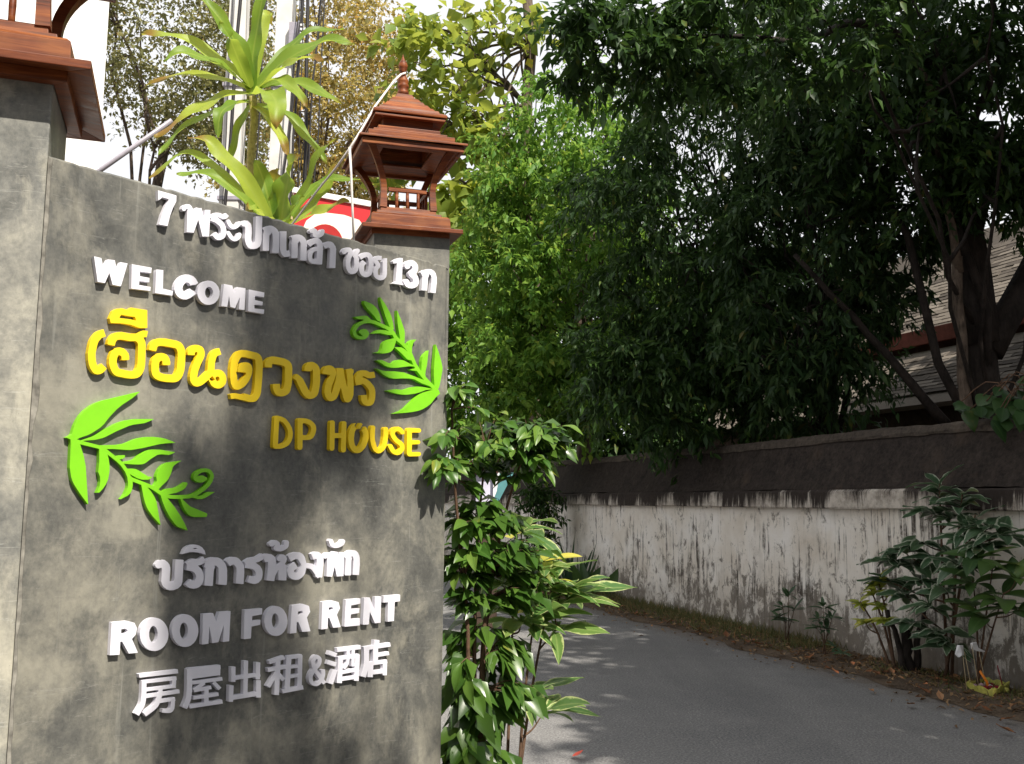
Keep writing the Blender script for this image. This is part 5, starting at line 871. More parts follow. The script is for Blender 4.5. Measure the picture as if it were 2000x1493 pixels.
('y',[[-2714,18586,-2833,18552,-2923,18497,-2988,18401,-3003,18293,-2960,18204,-2849,18098,-2742,18024,-2537,17928,-2517,17895,-2519,17841,-2590,17774,-2658,17751,-2733,17772,-2780,17798,-2887,17931,-2933,17958,-2979,17965,-3029,17953,-3068,17926,-3086,17892,-3078,17851,-2959,17700,-2883,17648,-2791,17611,-2635,17589,-2510,17620,-2417,17674,-2356,17727,-2306,17797,-2289,17856,-2305,17956,-2355,18030,-2420,18077,-2591,18150,-2664,18196,-2750,18270,-2783,18335,-2749,18405,-2646,18431,-2605,18422,-2469,18337,-2388,18329,-2347,18344,-2310,18376,-2306,18443,-2438,18540,-2518,18577,-2611,18593]]),
('y',[[-2093,18584,-2140,18568,-2169,18545,-2192,18480,-2173,17664,-2158,17623,-2103,17583,-2049,17571,-1562,17600,-1482,17635,-1466,17695,-1499,17736,-1554,17752,-1924,17734,-1939,17746,-1941,17810,-1932,17999,-1587,18029,-1535,18059,-1514,18107,-1540,18153,-1597,18175,-1941,18161,-1951,18416,-1928,18426,-1557,18446,-1495,18489,-1485,18537,-1519,18582,-1586,18600]]),
('w',[[-12237,24678,-12213,24390,-12130,24466,-12107,24509,-11933,24510,-11884,24488,-11973,24306,-12079,24009,-12148,23710,-12136,23702,-11999,23711,-11894,23716,-11883,23723,-11821,24036,-11747,24279,-11651,24501,-11655,24668,-11684,24676]]),
('w',[[-11303,24507,-11369,24477,-11423,24437,-11449,24398,-11468,24325,-11446,24282,-11399,24270,-11346,24295,-11310,24361,-11280,24375,-11261,24361,-11276,24347,-11278,24308,-11265,23676,-11037,23710,-10911,24132,-10746,23661,-10726,23660,-10684,23677,-10564,23696,-10524,23710,-10520,24510,-10576,24506,-10708,24476,-10713,24206,-10824,24504,-10887,24481,-10995,24480,-11051,24302,-11059,24395,-11089,24402,-11171,24497,-11220,24517]]),
('w',[[-10335,24482,-10385,24460,-10436,24419,-10525,24299,-10524,24288,-10487,24265,-10502,24191,-10338,24177,-10205,24114,-10173,24086,-10146,24042,-10130,23985,-10127,23911,-10142,23864,-10192,23835,-10292,23900,-10403,23787,-10416,23763,-10306,23681,-10239,23663,-10136,23684,-10040,23742,-9981,23805,-9945,23902,-9942,24020,-9969,24125,-10018,24207,-10078,24259,-10168,24307,-10295,24353,-10204,24360,-10086,24340,-10018,24351,-9947,24398,-9880,24482,-9992,24551,-10054,24483,-10180,24501,-10260,24497]]),
('w',[[-9905,24369,-9934,24347,-9949,24322,-9946,24273,-9879,24173,-9828,24141,-9766,24119,-9704,24115,-9627,24137,-9546,24195,-9463,24282,-9433,24340,-9429,24366,-9444,24396,-9471,24409,-9508,24408,-9544,24388,-9590,24319,-9654,24260,-9686,24242,-9762,24265,-9836,24368,-9869,24377],[-9887,24015,-9915,23994,-9930,23969,-9927,23920,-9833,23812,-9765,23773,-9706,23754,-9640,23751,-9559,23781,-9470,23855,-9424,23922,-9403,24017,-9418,24046,-9445,24060,-9482,24059,-9519,24039,-9539,24013,-9565,23931,-9606,23893,-9638,23878,-9680,23887,-9728,23913,-9820,24015,-9851,24023]]),
('w',[[-8914,24702,-8903,23998,-8912,23885,-8946,23863,-8996,23851,-9034,23922,-9044,24004,-9034,24148,-9046,24303,-9069,24389,-9101,24437,-9202,24494,-9328,24477,-9368,24453,-9392,24426,-9427,24358,-9431,24328,-9422,24305,-9376,24279,-9305,24286,-9291,24273,-9280,24221,-9272,24085,-9282,23937,-9273,23867,-9233,23752,-9167,23672,-9117,23648,-9058,23639,-8927,23658,-8818,23707,-8729,23778,-8679,23873,-8662,24002,-8677,24745,-8701,24752]]),
('w',[[-8410,24520,-8535,24466,-8582,24432,-8650,24365,-8591,24308,-8619,24191,-8607,23681,-8583,23676,-8372,23723,-8381,24228,-8340,24244,-8316,24311,-8285,24295,-8266,24266,-8252,24208,-8240,23965,-8244,23682,-8066,23705,-7998,23724,-7993,24013,-8012,24313,-8035,24387,-8063,24433,-8100,24470,-8160,24505,-8261,24535,-8327,24536]]),
('w',[[-7951,24443,-7971,24427,-7967,24146,-7953,23853,-7924,23754,-7876,23688,-7797,23648,-7752,23645,-7680,23659,-7559,23710,-7540,23727,-7605,23898,-7694,23861,-7711,23888,-7727,24134,-7730,24481,-7759,24484]]),
('w',[[-7351,24468,-7446,24428,-7553,24358,-7500,24271,-7522,24122,-7500,23665,-7261,23710,-7276,24197,-7252,24213,-7235,24268,-7222,24277,-7173,24242,-7159,24184,-7149,23663,-7087,23666,-6903,23700,-6904,24245,-6917,24316,-6944,24375,-7007,24439,-7110,24486,-7236,24494]]),
('w',[[-6580,24526,-6674,24486,-6781,24424,-6857,24361,-6927,24280,-6761,24178,-6656,24281,-6553,24334,-6529,24340,-6513,24329,-6485,24269,-6491,24243,-6572,24229,-6671,24185,-6719,24147,-6777,24081,-6826,23997,-6847,23935,-6854,23876,-6841,23775,-6823,23721,-6788,23678,-6690,23643,-6576,23649,-6500,23681,-6493,23663,-6466,23663,-6298,23687,-6253,23702,-6236,24236,-6259,24395,-6306,24471,-6396,24534,-6470,24546],[-6567,24077,-6504,24092,-6486,24086,-6488,23885,-6493,23849,-6527,23858,-6578,23811,-6606,23794,-6650,23802,-6668,23852,-6671,23917,-6644,23996]]),
('w',[[-6700,24830,-6748,24800,-6799,24746,-6816,24715,-6815,24684,-6803,24662,-6764,24644,-6683,24661,-6686,24596,-6671,24568,-6631,24545,-6524,24537,-6429,24557,-6329,24607,-6240,24687,-6212,24747,-6194,24830,-6202,24859,-6228,24882,-6277,24888,-6330,24867,-6368,24822,-6391,24735,-6421,24712,-6487,24685,-6497,24688,-6484,24765,-6515,24809,-6605,24840,-6653,24842]]),
('w',[[-6053,24517,-6197,24447,-6282,24373,-6135,24247,-6054,24304,-5995,24326,-5965,24315,-5938,24281,-5946,23670,-5944,23647,-5932,23644,-5701,23683,-5689,23692,-5680,24338,-5715,24426,-5809,24510,-5875,24535,-5925,24540]]),
('w',[[-5214,24489,-5295,24460,-5340,24432,-5380,24390,-5428,24304,-5415,24247,-5377,24226,-5347,24224,-5271,24248,-5208,24322,-5160,24327,-5164,24271,-5227,24146,-5249,24022,-5248,23850,-5211,23742,-5130,23645,-5046,23613,-4990,23611,-4897,23627,-4790,23680,-4709,23769,-4656,23921,-4649,24011,-4666,24194,-4721,24353,-4642,24452,-4638,24515,-4664,24542,-4709,24554,-4751,24551,-4792,24533,-4888,24431,-4940,24335,-4958,24421,-5006,24484,-5060,24505,-5107,24507],[-4941,24328,-4885,24166,-4865,23933,-4879,23862,-4908,23800,-4966,23781,-5009,23825,-5032,23876,-5043,23990,-5026,24130,-4962,24255]]),
('w',[[-4335,24509,-4425,24479,-4539,24423,-4652,24343,-4695,24301,-4567,24192,-4449,24279,-4376,24317,-4313,24339,-4263,24315,-4227,24236,-4214,24047,-4232,23925,-4256,23851,-4276,23823,-4325,23796,-4368,23801,-4395,23821,-4420,23885,-4428,23977,-4403,24022,-4319,24120,-4478,24192,-4499,24186,-4616,24050,-4650,23962,-4639,23811,-4609,23732,-4559,23673,-4506,23642,-4424,23620,-4350,23617,-4292,23627,-4203,23665,-4150,23699,-4091,23752,-4051,23808,-4006,23936,-3985,24108,-3997,24274,-4024,24375,-4075,24447,-4153,24499,-4223,24517]]),
('w',[[-3781,24499,-3862,24470,-3928,24423,-3973,24365,-3999,24298,-3984,24223,-3887,24127,-3976,24011,-4000,23875,-3972,23745,-3949,23713,-3887,23669,-3750,23634,-3624,23639,-3494,23697,-3409,23770,-3376,23819,-3351,23919,-3358,24317,-3361,24486,-3488,24461,-3506,24379,-3569,24330,-3561,23934,-3571,23853,-3607,23813,-3646,23796,-3745,23810,-3782,23847,-3786,23969,-3775,23996,-3684,24104,-3668,24169,-3687,24219,-3788,24319,-3764,24343,-3628,24361,-3610,24512]]),
('w',[[-2755,24624,-2895,24568,-3095,24429,-3056,24348,-2890,24400,-2875,24392,-2923,23741,-2935,23717,-3078,23633,-3000,23636,-2527,23665,-2621,23749,-2597,24633,-2606,24641]]),
('w',[[-2227,24650,-2365,24593,-2447,24529,-2484,24466,-2505,24352,-2469,24303,-2437,24287,-2384,24284,-2321,24297,-2267,24329,-2229,24375,-2209,24439,-2173,24450,-2108,24416,-2104,24369,-2127,24305,-2266,24207,-2294,24158,-2294,24107,-2261,24060,-2082,23984,-2055,23921,-2053,23866,-2102,23834,-2213,23824,-2283,23901,-2361,23925,-2453,23904,-2510,23861,-2532,23821,-2532,23771,-2471,23685,-2394,23631,-2258,23607,-2095,23622,-1944,23679,-1826,23765,-1771,23857,-1760,23949,-1789,24064,-1839,24141,-1912,24191,-1849,24289,-1815,24399,-1811,24460,-1839,24545,-1917,24616,-2027,24659,-2122,24667]]),
('w',[[-1301,24495,-1499,24427,-1703,24297,-1618,24213,-1615,24184,-1582,24173,-1616,23641,-1326,23675,-1293,24152,-1243,24270,-1252,24286,-1241,24305,-1208,24312,-1165,24294,-1128,24248,-1113,24194,-1108,24016,-1154,23638,-898,23656,-878,23668,-831,24040,-838,24271,-892,24402,-957,24461,-1013,24490,-1149,24516]]),
('w',[[-11095,14314,-11098,13794,-11116,13716,-11205,13704,-11242,13731,-11240,14084,-11272,14178,-11324,14242,-11434,14319,-11468,14304,-11562,14319,-11634,14291,-11703,14209,-11707,14170,-11689,14130,-11627,14090,-11578,14089,-11530,14110,-11503,14091,-11494,14029,-11501,13731,-11475,13656,-11423,13583,-11318,13506,-11227,13477,-11102,13474,-10969,13511,-10876,13586,-10840,13696,-10837,14285,-10846,14296,-10907,14303]]),
('w',[[-10574,14710,-10701,14682,-10791,14636,-10841,14577,-10892,14457,-10650,14505,-10463,14495,-10304,14470,-10132,14416,-10175,14534,-10258,14623,-10363,14682,-10459,14708],[-10498,14621,-10409,14596,-10473,14586,-10561,14586]]),
('w',[[-10228,14366,-10346,14300,-10530,14319,-10596,14307,-10766,14214,-10719,14140,-10729,14003,-10583,13977,-10513,13951,-10437,13884,-10409,13788,-10419,13743,-10447,13700,-10510,13693,-10575,13743,-10591,13745,-10735,13599,-10683,13549,-10603,13501,-10472,13474,-10379,13483,-10307,13506,-10254,13540,-10216,13583,-10178,13654,-10160,13725,-10173,13871,-10245,14011,-10367,14116,-10253,14137,-10100,14219,-10212,14365]]),
('w',[[-9875,14335,-10029,14309,-10184,14222,-10139,14157,-10156,14062,-10110,14037,-10128,13555,-10110,13543,-9901,13517,-9852,13521,-9839,13919,-9830,13988,-9807,14037,-9823,14093,-9814,14094,-9770,14087,-9730,14062,-9696,14023,-9681,13986,-9660,13699,-9668,13557,-9655,13545,-9424,13518,-9384,13522,-9375,13675,-9389,13940,-9404,14020,-9455,14133,-9571,14249,-9640,14290,-9723,14320]]),
('w',[[-9226,14320,-9364,14292,-9459,14220,-9290,14054,-9220,14090,-9170,14094,-9087,14023,-9066,13971,-9061,13872,-9065,13545,-8854,13512,-8797,13516,-8789,13854,-8803,14011,-8862,14131,-8976,14246,-9052,14290,-9114,14311]]),
('w',[[-8178,14384,-8379,14294,-8620,14267,-8727,14218,-8809,14164,-8764,14100,-8764,13977,-8599,13958,-8506,13934,-8414,13881,-8388,13832,-8385,13765,-8400,13714,-8437,13704,-8583,13749,-8645,13594,-8653,13566,-8624,13549,-8467,13498,-8374,13491,-8265,13520,-8168,13602,-8142,13658,-8127,13748,-8132,13834,-8154,13912,-8234,14016,-8394,14119,-8266,14146,-8065,14240]]),
('w',[[-7997,14376,-8091,14355,-8177,14309,-8031,14108,-7961,14131,-7946,14122,-7938,13967,-7970,13575,-7684,13534,-7654,13697,-7547,13873,-7532,13557,-7300,13535,-7238,13533,-7229,13544,-7244,14001,-7317,14028,-7264,14105,-7241,14173,-7244,14212,-7271,14257,-7328,14304,-7386,14331,-7466,14340,-7514,14327,-7596,14240,-7613,14187,-7565,14131,-7467,14122,-7634,14027,-7664,14193,-7724,14289,-7835,14351]]),
('w',[[-7771,14781,-7905,14701,-7923,14676,-7922,14633,-7882,14590,-7822,14579,-7714,14632,-7750,14555,-7750,14521,-7734,14486,-7697,14456,-7628,14432,-7500,14423,-7397,14441,-7283,14489,-7232,14521,-7193,14579,-7184,14697,-7214,14743,-7258,14761,-7307,14760,-7338,14746,-7362,14711,-7372,14623,-7434,14589,-7525,14570,-7521,14661,-7550,14704,-7656,14768]]),
('w',[[-6901,14388,-7068,14358,-7221,14284,-7087,14101,-6916,14165,-6815,14159,-6680,13990,-6690,13926,-6761,13855,-6810,13770,-6859,13744,-6903,13751,-6937,13773,-6950,13823,-6809,13894,-6802,13911,-6956,14086,-7066,14040,-7193,13948,-7227,13841,-7182,13697,-7130,13630,-7070,13587,-7013,13559,-6887,13527,-6761,13531,-6625,13592,-6563,13646,-6515,13714,-6475,13857,-6476,14027,-6544,14215,-6606,14294,-6671,14340,-6762,14373]]),
('w',[[-6122,14373,-6231,14347,-6305,14312,-6196,14126,-6093,14149,-6071,14137,-6059,14056,-6069,13900,-6229,13998,-6437,14033,-6460,14031,-6470,14012,-6481,13874,-6326,13851,-6246,13804,-6102,13643,-6094,13589,-6042,13572,-6007,13536,-5937,13561,-5831,13547,-5816,13573,-5780,13973,-5786,14127,-5804,14188,-5860,14272,-5944,14337,-6030,14370]]),
('w',[[-5401,14368,-5442,14311,-5437,14265,-5574,14332,-5661,14334,-5797,14264,-5818,14201,-5800,14167,-5739,14136,-5631,14153,-5640,13576,-5407,13551,-5326,13838,-5319,13859,-5304,13842,-5212,13550,-4931,13548,-4917,14304,-4935,14318,-5166,14328,-5177,14211,-5203,14267,-5202,14326,-5230,14343]]),
('w',[[-5516,14764,-5556,14751,-5583,14723,-5590,14693,-5572,14636,-5520,14540,-5424,14486,-5315,14466,-5165,14474,-5010,14527,-4944,14573,-4903,14645,-4903,14687,-4933,14724,-4977,14742,-5059,14728,-5108,14661,-5158,14635,-5219,14616,-5307,14611,-5368,14626,-5434,14743]]),
('w',[[-4629,14380,-4712,14367,-4796,14332,-4966,14202,-4860,14109,-4880,13600,-4861,13566,-4615,13556,-4611,14022,-4572,14120,-4627,14146,-4593,14169,-4550,14162,-4521,14055,-4532,13573,-4258,13546,-4232,13885,-4248,14113,-4275,14199,-4328,14285,-4393,14335,-4467,14365]]),
('w',[[-13985,22411,-13841,21740,-13637,21745,-13530,22043,-13419,21738,-13186,21734,-13171,21764,-13115,21999,-13024,22404,-13231,22400,-13322,22166,-13397,22420,-13595,22404,-13714,22175,-13778,22404]]),
('w',[[-12900,22408,-12870,21726,-12305,21758,-12299,21874,-12651,21867,-12650,21978,-12569,21986,-12352,21995,-12352,22122,-12642,22119,-12650,22248,-12309,22267,-12301,22422]]),
('w',[[-12154,22402,-12161,22334,-12152,21725,-11619,21739,-11608,21879,-11925,21894,-11942,22421]]),
('w',[[-11251,22428,-11331,22390,-11424,22308,-11499,22208,-11541,22122,-11566,22020,-11566,21934,-11520,21816,-11459,21751,-11379,21710,-11274,21692,-11162,21706,-11043,21771,-10862,21923,-10919,21992,-10950,22000,-11008,22010,-11072,22046,-11218,21931,-11271,21937,-11290,21954,-11311,21998,-11301,22071,-11254,22150,-11205,22198,-11164,22207,-11115,22199,-11050,22134,-10977,22173,-10898,22185,-10810,22254,-10894,22366,-10978,22423,-11125,22448]]),
('w',[[-10496,22384,-10581,22353,-10655,22307,-10744,22215,-10802,22108,-10823,21997,-10820,21937,-10797,21854,-10761,21790,-10674,21710,-10562,21668,-10503,21661,-10403,21672,-10327,21698,-10265,21732,-10212,21772,-10139,21858,-10104,21922,-10077,22016,-10078,22142,-10131,22263,-10220,22346,-10295,22380,-10370,22395],[-10470,22199,-10410,22206,-10360,22182,-10328,22143,-10305,22082,-10306,22013,-10326,21949,-10365,21896,-10405,21872,-10459,21866,-10512,21890,-10550,21939,-10568,22001,-10567,22057,-10547,22121,-10508,22174]]),
('w',[[-9940,22384,-9996,21700,-9793,21710,-9745,22058,-9682,21726,-9515,21712,-9374,22060,-9365,22025,-9377,21709,-9360,21702,-9178,21709,-9172,22312,-9180,22385,-9481,22371,-9572,22190,-9648,22386]]),
('w',[[-9055,22370,-9047,21698,-9006,21690,-8472,21697,-8464,21843,-8821,21819,-8833,21899,-8823,21942,-8530,21962,-8527,22075,-8819,22082,-8823,22203,-8802,22217,-8497,22219,-8486,22243,-8485,22375]]),
('w',[[-12443,12748,-12884,12746,-12881,11899,-12610,11883,-12608,12217,-12558,12218,-12536,12185,-12347,11884,-12105,11878,-12083,11883,-12279,12259,-12177,12361,-12143,12525,-12230,12679],[-12498,12551,-12473,12543,-12409,12491,-12457,12430,-12522,12425,-12597,12426,-12605,12539]]),
('w',[[-11681,12770,-11746,12766,-11814,12750,-11916,12695,-11964,12650,-12003,12597,-12035,12527,-12059,12398,-12055,12325,-12040,12254,-12015,12184,-11977,12114,-11887,12004,-11824,11955,-11754,11914,-11687,11888,-11583,11870,-11494,11874,-11422,11894,-11358,11927,-11301,11974,-11232,12070,-11208,12136,-11194,12212,-11195,12296,-11219,12407,-11249,12479,-11299,12561,-11353,12623,-11408,12670,-11473,12712,-11530,12739,-11605,12761],[-11687,12548,-11640,12542,-11588,12499,-11554,12441,-11526,12343,-11525,12253,-11542,12178,-11573,12125,-11621,12098,-11666,12103,-11716,12145,-11755,12211,-11778,12290,-11783,12385,-11767,12463,-11733,12521]]),
('w',[[-10730,12783,-10845,12767,-10908,12741,-10957,12708,-11012,12654,-11054,12586,-11085,12501,-11098,12408,-11094,12333,-11078,12259,-11045,12172,-10997,12092,-10939,12022,-10865,11960,-10797,11921,-10727,11894,-10635,11881,-10541,11885,-10473,11907,-10382,11965,-10327,12023,-10268,12151,-10253,12252,-10258,12332,-10283,12437,-10313,12503,-10354,12571,-10406,12634,-10518,12722,-10590,12756,-10653,12775],[-10748,12559,-10699,12550,-10656,12514,-10611,12431,-10590,12337,-10593,12248,-10612,12181,-10637,12139,-10688,12108,-10717,12111,-10747,12124,-10790,12166,-10822,12226,-10847,12326,-10847,12401,-10826,12487,-10799,12531]]),
('w',[[-9225,12757,-9597,12762,-9679,12504,-9797,12745,-10124,12745,-10118,11900,-10101,11894,-9905,11895,-9905,12343,-9897,12365,-9889,12335,-9775,11898,-9574,11907,-9421,12379,-9417,11901,-9403,11895,-9214,11897,-9207,12742,-9211,12755]]),
('w',[[-8103,12757,-8724,12754,-8712,11910,-8684,11902,-8465,11903,-8456,11955,-8451,12248,-8145,12274,-8137,12374,-8139,12415,-8150,12422,-8443,12419,-8445,12548,-8091,12576,-8091,12748]]),
('w',[[-7618,12786,-7679,12783,-7758,12762,-7851,12712,-7908,12660,-7980,12530,-8003,12409,-8000,12334,-7959,12192,-7919,12117,-7841,12024,-7763,11961,-7694,11924,-7613,11896,-7523,11884,-7429,11891,-7364,11911,-7306,11941,-7242,11992,-7179,12077,-7149,12151,-7132,12226,-7131,12310,-7156,12430,-7190,12509,-7281,12635,-7356,12698,-7456,12752,-7537,12777],[-7628,12567,-7579,12560,-7529,12517,-7498,12462,-7473,12376,-7470,12296,-7482,12225,-7516,12157,-7568,12126,-7610,12131,-7665,12177,-7696,12233,-7720,12321,-7724,12397,-7708,12478,-7673,12540]]),
('w',[[-6562,12777,-6986,12764,-7019,11908,-6770,11909,-6776,12220,-6720,12232,-6700,12215,-6546,11914,-6258,11905,-6222,11911,-6380,12342,-6257,12508,-6310,12684,-6349,12707],[-6595,12565,-6572,12557,-6545,12491,-6701,12452,-6741,12448,-6740,12555]]),
('w',[[-5371,12799,-5742,12790,-5775,12778,-5789,11926,-5772,11918,-5524,11925,-5529,12259,-5477,12259,-5452,12216,-5302,11929,-5001,11925,-4983,11933,-5161,12330,-5036,12533,-5102,12715,-5114,12729],[-5375,12598,-5317,12526,-5458,12482,-5501,12476,-5504,12580]]),
('w',[[-4187,12787,-4803,12789,-4826,11938,-4811,11919,-4170,11907,-4157,11916,-4160,12011,-4168,12140,-4527,12146,-4565,12149,-4574,12164,-4560,12295,-4201,12314,-4194,12465,-4551,12473,-4564,12480,-4566,12517,-4562,12574,-4550,12582,-4164,12611,-4162,12776]]),
('w',[[-3280,12790,-3519,12793,-3525,12380,-3751,12782,-4006,12790,-4027,11935,-4022,11918,-3996,11914,-3821,11903,-3763,11908,-3728,12311,-3491,11919,-3231,11914,-3230,12778,-3239,12788]]),
('w',[[-2364,12793,-3115,12797,-3124,12573,-2942,12569,-2899,12559,-2905,12077,-2899,11921,-2611,11919,-2592,12551,-2567,12559,-2344,12565,-2342,12783]]),
('w',[[-10865,11297,-12016,11319,-12021,11314,-12003,11223,-11999,11214,-11988,11212,-10836,11187,-10831,11192,-10849,11286,-10853,11296],[-10900,11113,-11906,11136,-11914,11129,-11929,11129,-11912,10800,-11914,10672,-11923,10583,-11939,10523,-11968,10465,-12079,10301,-11966,10222,-11954,10218,-11852,10361,-11816,10422,-11801,10456,-11778,10542,-11768,10650,-11514,10648,-11458,10646,-11455,10643,-11496,10524,-11514,10491,-11533,10467,-11566,10439,-11639,10391,-11839,10281,-11745,10167,-11526,10285,-11449,10336,-11413,10368,-11384,10404,-11353,10459,-11018,10454,-11013,10451,-11011,10434,-11013,10344,-11018,10297,-11032,10273,-11051,10261,-11086,10262,-11262,10299,-11267,10200,-11262,10195,-11131,10164,-11080,10154,-11031,10151,-11000,10154,-10970,10163,-10938,10185,-10923,10201,-10904,10232,-10895,10261,-10888,10345,-10889,10447,-10875,10454,-10899,10556,-11303,10562,-11313,10564,-11315,10568,-11296,10633,-11282,10644,-10751,10637,-10770,10737,-10775,10742,-11278,10748,-11285,10751,-11286,10799,-11282,10813,-10946,10806,-10890,10797,-10884,10798,-10881,10807,-10885,10829,-10884,11010,-10868,11017,-10884,11107,-10889,11112],[-11010,11017,-11004,11013,-11003,10927,-11004,10900,-11011,10897,-11766,10914,-11772,10915,-11773,10919,-11780,11034,-11777,11037],[-11431,10817,-11414,10816,-11411,10813,-11410,10760,-11412,10752,-11418,10750,-11749,10754,-11762,10755,-11768,10760,-11769,10821,-11767,10825]]),
('w',[[-9496,11258,-10518,11289,-10523,11285,-10522,11269,-10558,11269,-10538,10808,-10537,10637,-10542,10540,-10552,10482,-10570,10428,-10654,10257,-10503,10179,-10449,10279,-10415,10352,-10388,10435,-10374,10538,-10371,10645,-10376,10897,-10360,10832,-10355,10822,-10121,10815,-10339,10693,-10302,10646,-10288,10601,-9992,10608,-9970,10608,-9967,10604,-9963,10497,-10322,10499,-10302,10402,-9961,10395,-9957,10390,-9951,10282,-9957,10276,-10434,10285,-10438,10281,-10437,10270,-10415,10180,-10410,10177,-10380,10176,-9860,10166,-9342,10156,-9338,10160,-9340,10171,-9360,10261,-9368,10267,-9814,10275,-9821,10393,-9488,10391,-9485,10402,-9506,10491,-9825,10497,-9832,10611,-9736,10615,-9731,10618,-9758,10713,-10058,10704,-10073,10707,-9944,10778,-9944,10783,-9968,10814,-9658,10809,-9657,10805,-9710,10767,-9712,10762,-9528,10582,-9492,10551,-9414,10606,-9412,10611,-9588,10782,-9612,10808,-9381,10805,-9378,10810,-9399,10905,-9408,10908,-10375,10921,-10378,10927,-10379,10975,-10374,10978,-9552,10971,-9468,10959,-9469,11143,-9461,11149,-9461,11160,-9477,11254],[-9611,11152,-9593,11151,-9589,11148,-9588,11086,-9592,11066,-10364,11070,-10379,11070,-10385,11075,-10388,11172,-10383,11178]]),
('w',[[-8671,11284,-8674,11280,-8674,11229,-8664,10928,-8663,10873,-8666,10869,-8942,10871,-8956,11142,-8962,11145,-9031,11155,-9093,11163,-9098,11159,-9077,10729,-8939,10708,-8936,10712,-8939,10761,-8935,10765,-8673,10762,-8660,10758,-8648,10330,-8990,10333,-8993,10615,-9017,10623,-9141,10642,-9144,10637,-9140,10183,-9137,10178,-9116,10173,-8995,10152,-8990,10156,-8991,10197,-8984,10208,-8477,10203,-8189,10201,-8181,10197,-8179,10162,-8175,10157,-8017,10136,-8011,10138,-8040,10637,-8044,10641,-8202,10660,-8208,10658,-8191,10327,-8480,10328,-8492,10328,-8496,10334,-8507,10759,-8236,10757,-8229,10751,-8229,10699,-8225,10694,-8079,10673,-8074,10676,-8074,10751,-8056,10758,-8077,10856,-8083,11163,-8089,11168,-8166,11179,-8233,11187,-8239,11184,-8232,10904,-8236,10864,-8508,10867,-8511,10871,-8513,10898,-8522,11263,-8528,11267]]),
('w',[[-6544,11239,-7055,11251,-7061,11247,-7062,11228,-7117,11235,-7124,10957,-7127,10951,-7145,10992,-7327,10986,-7337,10989,-7337,11115,-7341,11120,-7369,11127,-7172,11162,-7226,11278,-7783,11184,-7730,11070,-7525,11102,-7519,11097,-7518,10984,-7522,10980,-7796,10969,-7807,10966,-7776,10855,-7770,10845,-7526,10854,-7520,10850,-7826,10455,-7822,10448,-7699,10375,-7692,10376,-7668,10406,-7529,10584,-7524,10586,-7527,10149,-7487,10139,-7350,10117,-7347,10122,-7343,10593,-7339,10596,-7334,10593,-7247,10509,-7138,10571,-7134,10567,-7142,10289,-7135,10281,-7105,10275,-7244,10268,-7208,10146,-6413,10157,-6446,10281,-6452,10284,-6485,10283,-6492,10289,-6502,11194,-6519,11204,-6524,11235],[-6704,11128,-6678,11127,-6674,11123,-6672,10940,-6906,10943,-6930,10944,-6934,10949,-6928,11133],[-6693,10841,-6676,10840,-6670,10837,-6670,10660,-6919,10655,-6938,10655,-6942,10660,-6936,10846],[-7140,10866,-7129,10864,-7127,10850,-7135,10581,-7144,10583,-7230,10669,-7321,10759,-7326,10761,-7339,10757,-7339,10857,-7326,10860],[-6683,10561,-6671,10561,-6667,10555,-6663,10297,-6667,10282,-6938,10276,-6949,10277,-6954,10282,-6944,10556]]),
('w',[[-5966,11159,-6016,11152,-6068,11121,-6117,11061,-6142,11004,-6149,10963,-6143,10899,-6123,10826,-6091,10749,-6166,10661,-6199,10608,-6221,10556,-6230,10513,-6231,10458,-6223,10415,-6207,10367,-6183,10324,-6135,10273,-6069,10233,-6019,10211,-5966,10196,-5902,10187,-5844,10192,-5783,10212,-5699,10262,-5638,10200,-5577,10226,-5519,10252,-5514,10258,-5610,10364,-5578,10448,-5566,10513,-5568,10560,-5583,10656,-5587,10661,-5599,10663,-5745,10670,-5731,10576,-5730,10539,-5738,10510,-5873,10670,-5895,10704,-5797,10777,-5754,10834,-5736,10881,-5729,10919,-5732,10990,-5745,11028,-5763,11055,-5819,11105,-5882,11139,-5921,11152],[-5939,11028,-5921,11022,-5901,11007,-5890,10969,-5897,10925,-5907,10897,-5931,10865,-5951,10849,-5963,10839,-5969,10842,-5987,10906,-5988,10938,-5973,10985],[-6003,10609,-5997,10608,-5807,10381,-5841,10349,-5894,10321,-5921,10313,-5935,10313,-5957,10317,-5997,10331,-6037,10356,-6060,10394,-6072,10442,-6068,10497,-6045,10549]]),
